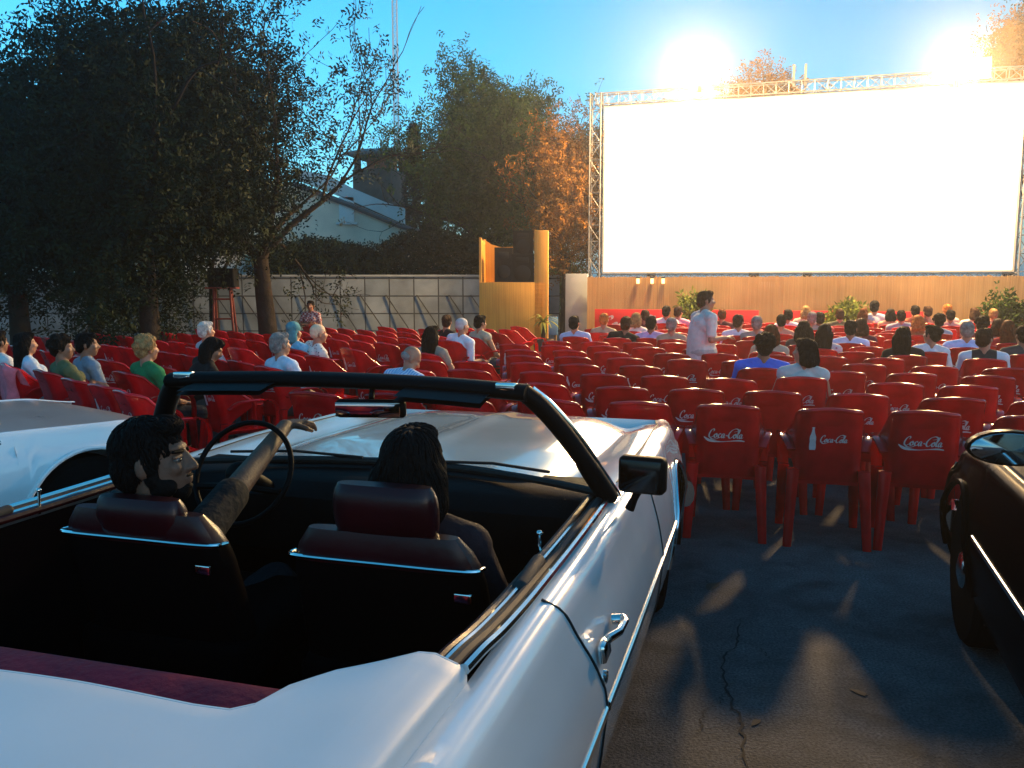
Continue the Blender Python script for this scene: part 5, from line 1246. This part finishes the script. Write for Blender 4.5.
# building beyond the wall -------------------------------------------------------------
REND = mat('grey_render', (.74, .60, .46), .9, var=.16, scale=.8, bump=.2, bscale=6)
WREND = mat('white_render', (.62, .62, .60), .85, var=.10, scale=1.2)
ROOFM = mat('dark_roof_edge', (.10, .09, .085), .8, var=.2)
BY = 30.0
def B(u, v): p = at_y(u, v, BY); return (p[0], p[2])
hs_ = thing('gabled_house', 'pale house with a long sloping parapet and a small white shutter beyond the hedge', 'house', (0, BY, 0))
pts = [(-10.8, 0), (-10.8, B(290, 182)[1])] + [B(u, v) for u, v in ((300, 183), (352, 203), (400, 223), (445, 238))] + [(B(500, 262)[0], B(500, 262)[1]), (B(500, 262)[0], 0)]
MB().loft([[(x, y, z) for x, z in pts] for y in (0, 6)]).build('wall', REND, hs_)
pp_ = [B(u, v) for u, v in ((292, 178), (300, 170), (330, 176), (352, 188), (385, 202), (404, 208), (404, 224), (352, 201), (300, 181))]
MB().loft([[(x, y, z) for x, z in pp_] for y in (-.06, .35)]).build('parapet', WREND, hs_)
ln = [B(u, v) for u, v in ((294, 184), (352, 206), (400, 226), (446, 240), (500, 263))]
MB().tube([(x, -.08, z) for x, z in ln], .10, 6).build('roof_edge', ROOFM, hs_)
w = [B(u, v) for u, v in ((339, 197), (354, 197), (354, 222), (339, 222))]
f = MB().box(((w[0][0] + w[1][0]) / 2, -.03, (w[0][1] + w[2][1]) / 2), (w[1][0] - w[0][0], .06, w[0][1] - w[2][1]), bevel=.01).build('shutter', mat('white_shutter', (.66, .68, .66), .7), hs_)
MB().box(((w[0][0] + w[1][0]) / 2, -.03, w[2][1] - .05), (w[1][0] - w[0][0] + .2, .14, .07)).build('sill', WREND, f)
BRK = mat('dark_brick', (.09, .055, .04), .9, var=.3, scale=5, bump=.3, bscale=20)
tx0, tz0 = B(343, 190)[0], 0; tx1 = B(390, 190)[0]; zt = B(370, 158)[1]; cx_ = (tx0 + tx1) / 2
tw_ = thing('brick_tower', 'dark brick roof tower with an overhanging slab roof above the pale house', 'tower', (cx_, BY + 3.2, 0), R(-14)); k = (BY + 3.2) / BY; zt = CAMH + (zt - CAMH) * k; ww = (tx1 - tx0) * k * .86
MB().box((0, 0, zt / 2 - .25), (ww, 1.6, zt - .5)).build('wall', BRK, tw_)
for s in (-1, 1): MB().box((s * ww * .42, -.62, zt - .26), (.2, .2, .52)).build('pier', BRK, tw_); MB().box((s * ww * .42, .62, zt - .26), (.2, .2, .52)).build('pier', BRK, tw_)
MB().box((0, .2, zt - .26), (ww * .6, .8, .50)).build('tank_housing', mat('terracotta', (.34, .12, .06), .85, var=.2), tw_)
MB().loft([[(x, y, z) for x, y in ((-ww * .62, -1.1), (ww * .62, -1.1), (ww * .62, 1.1), (-ww * .62, 1.1))] for z in (zt, zt + .10)] + [[(-.5, -.3, zt + .32), (.5, -.3, zt + .32), (.5, .3, zt + .32), (-.5, .3, zt + .32)]]).build('roof', ROOFM, tw_)
# white outbuilding seen under the left-hand trees
p0 = at_y(171, 276, 24.5); p1 = at_y(262, 250, 24.5)
ob = thing('outbuilding', 'low white outbuilding glimpsed under the dark tree crowns, beyond the wall', 'building', (p0[0], 24.5, 0))
MB().box(((p1[0] - p0[0]) / 2, 2, p1[2] / 2), (p1[0] - p0[0] + 1.2, 4, p1[2])).build('wall', WREND, ob)
MB().box(((p1[0] - p0[0]) / 2, 1.95, p1[2] + .06), (p1[0] - p0[0] + 1.5, 4.4, .12)).build('roof', ROOFM, ob)
wd = MB().box((p1[0] - p0[0] - .25, -.02, 2.25), (.55, .05, .5), bevel=.01).build('window', WREND, ob); MB().box((p1[0] - p0[0] - .25, -.05, 2.25), (.46, .02, .42)).build('pane', mat('bluish_pane', (.10, .25, .30), .2), wd)
# tall pale radio mast
bx, by, bz = at_y(398, 230, 34); tx_, ty_, tz_ = at_y(392, -30, 34)
ma = thing('radio_mast', 'tall thin white lattice mast rising behind the tower house', 'mast', (bx, by, 0)); m = MB()
lattice(m, (0, 0, 0), ((bx - bx) - .0, 0, tz_ + 2), .17, 60, .018, up=(0, 1, 0)); m.build('lattice', mat('pale_steel', (.6, .6, .62), .5), ma)
# ------------------------------------------------------------------ trees and plants
def leaf_mat(name, c1, c2, trans=.12):
    m, nt, b = new_mat(name)
    g = nt.nodes.new('ShaderNodeNewGeometry'); tc = nt.nodes.new('ShaderNodeTexCoord')
    n = nt.nodes.new('ShaderNodeTexNoise'); n.inputs['Scale'].default_value = 1.1; n.inputs['Detail'].default_value = 3; nt.links.new(tc.outputs['Object'], n.inputs['Vector'])
    ad = nt.nodes.new('ShaderNodeMath'); ad.operation = 'ADD'; nt.links.new(g.outputs['Random Per Island'], ad.inputs[0]); nt.links.new(n.outputs['Fac'], ad.inputs[1])
    r = nt.nodes.new('ShaderNodeValToRGB'); r.color_ramp.elements[0].position = .45; r.color_ramp.elements[1].position = 1.3
    mu = nt.nodes.new('ShaderNodeMath'); mu.operation = 'MULTIPLY'; mu.inputs[1].default_value = .75; nt.links.new(ad.outputs[0], mu.inputs[0])
    r.color_ramp.elements[0].position = .3; r.color_ramp.elements[1].position = .95
    r.color_ramp.elements[0].color = (*c1, 1); r.color_ramp.elements[1].color = (*c2, 1); nt.links.new(mu.outputs[0], r.inputs['Fac'])
    nt.links.new(r.outputs['Color'], b.inputs['Base Color']); b.inputs['Roughness'].default_value = .65; b.inputs['Specular IOR Level'].default_value = .06
    if trans:
        t = nt.nodes.new('ShaderNodeBsdfTranslucent'); nt.links.new(r.outputs['Color'], t.inputs['Color']); mx = nt.nodes.new('ShaderNodeMixShader'); mx.inputs[0].default_value = trans
        o = nt.nodes['Material Output']; nt.links.new(b.outputs[0], mx.inputs[1]); nt.links.new(t.outputs[0], mx.inputs[2]); nt.links.new(mx.outputs[0], o.inputs['Surface'])
    return m
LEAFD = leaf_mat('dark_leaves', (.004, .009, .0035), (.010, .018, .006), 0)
LEAFM = leaf_mat('green_leaves', (.014, .034, .007), (.05, .085, .014))
LEAFY = leaf_mat('lamplit_leaves', (.07, .040, .010), (.20, .085, .016))  # red-brown carries the floodlights' orange light in the leaf colour
LEAFG = leaf_mat('shrub_leaves', (.05, .08, .012), (.15, .18, .03))
BARK = mat('bark', (.022, .017, .013), .95, spec=.1, var=.35, scale=6, bump=.8, bscale=18)
def leaves_mesh(name, tips, rng, n_per, spread, L, Wd, droop=.3, m=None, sprig=6):
    """pinnate sprigs of small leaf faces scattered round the branch tips"""
    T = np.array(tips, float); N = len(T) * n_per
    c = np.repeat(T, n_per, 0) + rng.normal(0, 1, (N, 3)) * np.array([spread, spread, spread * .75])
    d = rng.normal(0, 1, (N, 3)); d[:, 2] -= droop * 2; d /= np.linalg.norm(d, axis=1)[:, None]
    s = rng.normal(0, 1, (N, 3)); s = np.cross(d, s); s /= np.linalg.norm(s, axis=1)[:, None] + 1e-9
    V = []; 
    for k in range(sprig):
        t = (k // 2 + .5) / (sprig / 2) - .3; sg = 1 if k % 2 else -1
        l = L * rng.uniform(.7, 1.25, (N, 1)); w = Wd * rng.uniform(.7, 1.2, (N, 1))
        p = c + d * t * L * 2.4
        e = s * sg * .85 + d * .5 + rng.normal(0, .22, (N, 3)); e /= np.linalg.norm(e, axis=1)[:, None]
        q = np.cross(e, np.cross(s, d) + rng.normal(0, .35, (N, 3))); q /= np.linalg.norm(q, axis=1)[:, None] + 1e-9
        V.append(np.stack([p, p + e * l * .5 + q * w * .5, p + e * l, p + e * l * .5 - q * w * .5], 1))
    V = np.concatenate(V, 0).reshape(-1, 3); nf = len(V) // 4
    me = bpy.data.meshes.new(name); me.vertices.add(len(V)); me.vertices.foreach_set('co', V.astype(np.float32).ravel())
    me.loops.add(nf * 4); me.loops.foreach_set('vertex_index', np.arange(nf * 4, dtype=np.int32)); me.polygons.add(nf)
    me.polygons.foreach_set('loop_start', np.arange(0, nf * 4, 4, dtype=np.int32)); me.update(); me.validate(); me.materials.append(m); return me
def grow(mb, tips, p, d, L, r, depth, rng, spread=.6, up=.25, minr=.0045, tipd=2, env=None):
    p = Vector(p); d = Vector(d).normalized(); pts = [p.copy()]; rs = [r]; n = 5
    for i in range(n):
        d = (d + Vector(rng.normal(0, .13, 3)) + Vector((0, 0, up * .12))).normalized(); p = p + d * L / n
        pts.append(p.copy()); rs.append(max(minr, r * (1 - .42 * (i + 1) / n)))
    mb.tube(pts, rs, 8 if r > .05 else 5, caps=False)
    if depth <= tipd: tips += [tuple(q) for q in pts[2:]]
    if depth == 0: return
    k = 3 if depth > 1 else 2
    for i in range(k + (1 if rng.random() < .4 else 0)):
        t = pts[-1] if i < 2 else pts[rng.integers(2, n)]
        nd = (d + Vector(rng.normal(0, spread, 3)) + Vector((0, 0, up))).normalized()
        grow(mb, tips, t, nd, L * rng.uniform(.62, .86), r * rng.uniform(.40, .54), depth - 1, rng, spread, up, minr, tipd)
def fit_tips(tips, c, rad):
    c = np.array(c); rad = np.array(rad); T = np.array(tips); q = np.linalg.norm((T - c) / rad, axis=1); return T[q < 1]
def tree(name, label, loc, trunk, seed, mleaf, n_per, spread, L, Wd, crown, depth=4, group=None, lean=(0, 0, 1), extra=0, sparse=None, droop=.3, sp=.6, sprig=6, hollow=.0):
    rng = np.random.default_rng(seed); r = thing(name, label, 'tree', loc, 0, group); mb = MB(); tips = []
    h, rad = trunk; pts = [(0, 0, -.1), (.02 * lean[0], .02, h * .35), (lean[0] * h * .5, lean[1] * h * .5, h * .7), (lean[0] * h * .8, lean[1] * h * .8, h)]
    pts = [tuple(q) for q in cat_rom(pts, 10)]; mb.tube(pts, [rad * (1.25 if i == 0 else 1.08 - .04 * i) for i in range(10)], 14)
    top = pts[-1]
    for i in range(5):
        a = i * 2.4 + rng.uniform(0, 1); grow(mb, tips, pts[8 if i % 2 else 9], (math.cos(a) * .7, math.sin(a) * .7, .9), crown[1][2] * .62, rad * .36, depth - 1, rng, sp)
    mb.build('trunk', BARK, r, angle=180)
    c, rd = crown; T = fit_tips(tips, c, np.array(rd) * 1.45) if len(tips) else np.zeros((0, 3))
    if extra:      # leaf clumps filling the crown's uneven volume
        v = rng.normal(0, 1, (extra * 3, 3)); v /= np.linalg.norm(v, axis=1)[:, None]; q = rng.uniform(hollow, 1, (extra * 3, 1)) ** .45
        lump = .78 + .26 * np.sin(v[:, :1] * 4.3 + seed) * np.cos(v[:, 2:3] * 5.1 + seed * 1.7) + .14 * np.sin(v[:, 1:2] * 9 + v[:, :1] * 7)
        E = np.array(c) + v * q * lump * np.array(rd); E = E[:extra]; T = np.vstack([T, E]) if len(T) else E
    me = leaves_mesh('crown', T, rng, n_per, spread, L, Wd, droop, mleaf, sprig); put('crown', me, r)
    return r
def G(u, Y): return ((u - 512) / FPX * Y, Y, 0)
# dark trees on the left, in front of the wall
x, y, _ = G(268, 14.9)
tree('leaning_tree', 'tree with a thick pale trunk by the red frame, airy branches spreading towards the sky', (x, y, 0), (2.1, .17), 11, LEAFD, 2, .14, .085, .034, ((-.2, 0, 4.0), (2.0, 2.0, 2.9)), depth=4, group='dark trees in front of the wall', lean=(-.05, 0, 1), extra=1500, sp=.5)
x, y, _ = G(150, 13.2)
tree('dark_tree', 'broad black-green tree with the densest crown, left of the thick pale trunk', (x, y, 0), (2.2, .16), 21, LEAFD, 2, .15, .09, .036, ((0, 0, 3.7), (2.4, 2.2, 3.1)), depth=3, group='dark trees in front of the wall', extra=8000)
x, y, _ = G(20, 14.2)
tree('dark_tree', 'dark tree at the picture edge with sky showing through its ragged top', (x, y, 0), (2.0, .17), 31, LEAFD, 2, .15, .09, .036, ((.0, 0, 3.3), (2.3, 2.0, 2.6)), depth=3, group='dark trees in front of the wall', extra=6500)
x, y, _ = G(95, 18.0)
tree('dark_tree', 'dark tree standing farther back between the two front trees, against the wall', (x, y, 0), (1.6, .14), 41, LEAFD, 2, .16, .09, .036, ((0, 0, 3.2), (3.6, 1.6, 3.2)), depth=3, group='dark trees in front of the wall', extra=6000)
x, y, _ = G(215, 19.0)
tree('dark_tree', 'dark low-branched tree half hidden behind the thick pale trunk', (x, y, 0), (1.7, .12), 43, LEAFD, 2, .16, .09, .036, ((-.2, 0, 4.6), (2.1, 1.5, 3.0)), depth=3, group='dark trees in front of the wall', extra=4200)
# trees beyond the wall
x, y, _ = G(495, 26)
tree('broad_tree', 'tall olive-green tree with a rounded crown behind the ochre loudspeaker stand', (x, y, 0), (2.6, .2), 51, LEAFM, 2, .22, .12, .05, ((0, 0, 5.2), (2.5, 2.4, 3.4)), depth=4, extra=9000)
x, y, _ = G(566, 21.2)
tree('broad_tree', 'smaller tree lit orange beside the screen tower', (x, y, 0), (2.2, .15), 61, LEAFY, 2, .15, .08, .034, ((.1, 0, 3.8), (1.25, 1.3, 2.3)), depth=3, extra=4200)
x, y, _ = G(585, 24)
tree('shrubby_tree', 'low yellow-green bush between the loudspeaker stand and the screen tower', (x - .7, y, 0), (.8, .07), 65, LEAFG, 2, .14, .09, .045, ((0, 0, 1.9), (.9, .8, 1.0)), depth=3, extra=450)
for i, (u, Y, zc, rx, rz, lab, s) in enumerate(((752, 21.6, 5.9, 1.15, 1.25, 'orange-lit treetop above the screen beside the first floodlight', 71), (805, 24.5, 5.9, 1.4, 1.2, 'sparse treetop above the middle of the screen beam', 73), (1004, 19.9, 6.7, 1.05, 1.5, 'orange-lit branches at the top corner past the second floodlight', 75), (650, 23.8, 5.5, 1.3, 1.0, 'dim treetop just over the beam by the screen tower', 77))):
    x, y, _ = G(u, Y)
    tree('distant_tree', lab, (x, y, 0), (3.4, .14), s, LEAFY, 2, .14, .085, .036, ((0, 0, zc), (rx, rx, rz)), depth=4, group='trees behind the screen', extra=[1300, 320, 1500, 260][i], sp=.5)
x, y, _ = G(1075, 19.6)
tree('distant_tree', 'leafy tree leaning in over the far tower with twigs against the sky', (x, y, 0), (4.6, .17), 79, LEAFD, 2, .16, .10, .045, ((-.5, 0, 7.6), (1.6, 1.5, 2.2)), depth=4, group='trees behind the screen', extra=500, sp=.5)
for u, Y, hz, w, lab, s in ((416, 31, 7.2, .42, 'taller of two thin dark cypresses beside the mast', 81), (434, 31.5, 5.6, .40, 'shorter of two thin dark cypresses beside the mast', 83)):
    x, y, _ = G(u, Y); rng = np.random.default_rng(s); r = thing('cypress', lab, 'tree', (x, y, 0), 0, 'cypresses beyond the wall')
    MB().cyl((0, 0, 0), (0, 0, hz * .95), .10, .02).build('trunk', BARK, r)
    n = 1100; z = rng.uniform(.3, 1, n) ** .8; a = rng.uniform(0, 6.28, n); q = w * (1 - z ** 2.2) ** .6 * rng.uniform(.5, 1.05, n)
    put('crown', leaves_mesh('crown', np.stack([q * np.cos(a), q * np.sin(a), z * hz], 1), rng, 2, .06, .10, .045, -.5, LEAFD), r)
# hedge along the top of the wall
r = thing('hedge', 'long dark clipped hedge rising behind the block wall', 'hedge', (0, 23, 0)); rng = np.random.default_rng(91)
n = 5200; xx = rng.uniform(-6.6, -.6, n); topz = 2.65 + .12 * np.sin(xx * 2.1) + .25 * (xx > -3.9) * np.minimum(1, (xx + 3.9)); z = .2 + (topz - .2) * rng.uniform(0, 1, n) ** .5
put('foliage', leaves_mesh('foliage', np.stack([xx, rng.uniform(-.35, .6, n), z], 1), rng, 2, .09, .09, .05, -.1, LEAFD), r)
mb = MB()
for k in range(10): mb.cyl((-6.3 + k * .6, .1, 0), (-6.25 + k * .6, .12, 1.9), .03, .015)
mb.build('stems', BARK, r)
# shrubs and the potted palm by the fence
def shrub(name, label, u, f, w, h, m, seed, n=300, L=.12, Wd=.05):
    x = (u - 512) / FPX; k = f / (x * math.sin(YAW) + math.cos(YAW)); r = thing(name, label, 'shrub', (x * k, k, 0)); rng = np.random.default_rng(seed); mb = MB()
    for i in range(7): mb.tube([(0, 0, 0), (rng.normal(0, w * .2), rng.normal(0, w * .2), h * .45), (rng.normal(0, w * .4), rng.normal(0, w * .4), h * .85)], [.025, .015, .006], 6)
    mb.build('stems', BARK, r); v = rng.normal(0, 1, (n, 3)); v /= np.linalg.norm(v, axis=1)[:, None]
    T = np.array([0, 0, h * .62]) + v * rng.uniform(.2, 1, (n, 1)) ** .5 * np.array([w * .5, w * .45, h * .4]) * (.8 + .25 * np.sin(5 * v[:, :1] + seed))
    put('foliage', leaves_mesh('foliage', T, rng, 2, .05, L, Wd, -.1, m), r)
shrub('bush', 'yellow-green bush before the reed fence in the middle of the crowd', 846, FF - .65, 1.05, 1.25, LEAFG, 95)
shrub('bush', 'dark rounded bush before the reed fence near the picture edge', 1004, FF - .65, .95, 1.42, LEAFM, 97)
shrub('bush', 'small yellowish bush half hidden behind the standing man', 694, FF - .55, .6, 1.45, LEAFG, 99, n=160)
x = (543 - 512) / FPX; pt = thing('potted_palm', 'spiky palm in a dark pot at the foot of the ochre stand', 'plant', (x * 17.9, 17.9, 0)); rng = np.random.default_rng(101)
MB().loft([[(q * math.cos(a), q * math.sin(a), z) for a in [2 * math.pi * k / 20 for k in range(20)]] for q, z in ((.15, 0), (.21, .42), (.23, .42), (.23, .47), (.19, .47), (.18, .43))]).build('pot', mat('dark_pot', (.05, .03, .025), .6), pt)
MB().tube([(0, 0, .4), (.01, .01, .62), (0, 0, .80)], [.05, .045, .04], 8).build('trunk', BARK, pt)
PALM = leaf_mat('palm_leaf', (.05, .075, .015), (.14, .14, .03))
for k in range(22):
    a = k * 2.4; el = rng.uniform(.1, 1.25); Lf = rng.uniform(.34, .5); L_ = []; R_ = []
    for i in range(8):
        t = i / 7; rr = Lf * t; e = el - 1.1 * t * t; px, pz = rr * math.cos(el - .5 * t), .80 + rr * math.sin(el - .9 * t); w = .028 * math.sin(math.pi * min(1, t * .9 + .1)) + .002
        L_.append((px * math.cos(a) - w * math.sin(a), px * math.sin(a) + w * math.cos(a), pz)); R_.append((px * math.cos(a) + w * math.sin(a), px * math.sin(a) - w * math.cos(a), pz))
    MB().grid([L_, R_]).build('frond', PALM, pt)
# ------------------------------------------------------------------ added haze that makes the glow round the floodlights
hz = bpy.data.materials.new('lamp_glow_haze'); hz.use_nodes = True; nt = hz.node_tree; nt.nodes.clear()
o = nt.nodes.new('ShaderNodeOutputMaterial'); pv = nt.nodes.new('ShaderNodeVolumePrincipled'); pv.inputs['Density'].default_value = .0021; pv.inputs['Color'].default_value = (.9, .93, 1, 1); pv.inputs['Anisotropy'].default_value = .78
nt.links.new(pv.outputs[0], o.inputs['Volume'])
if HAZE:
    tag(MB().box((0, 0, 9), (2400, 2400, 20), mi=0).build('glow_haze', hz, smooth=False), None, None, kind='stuff')
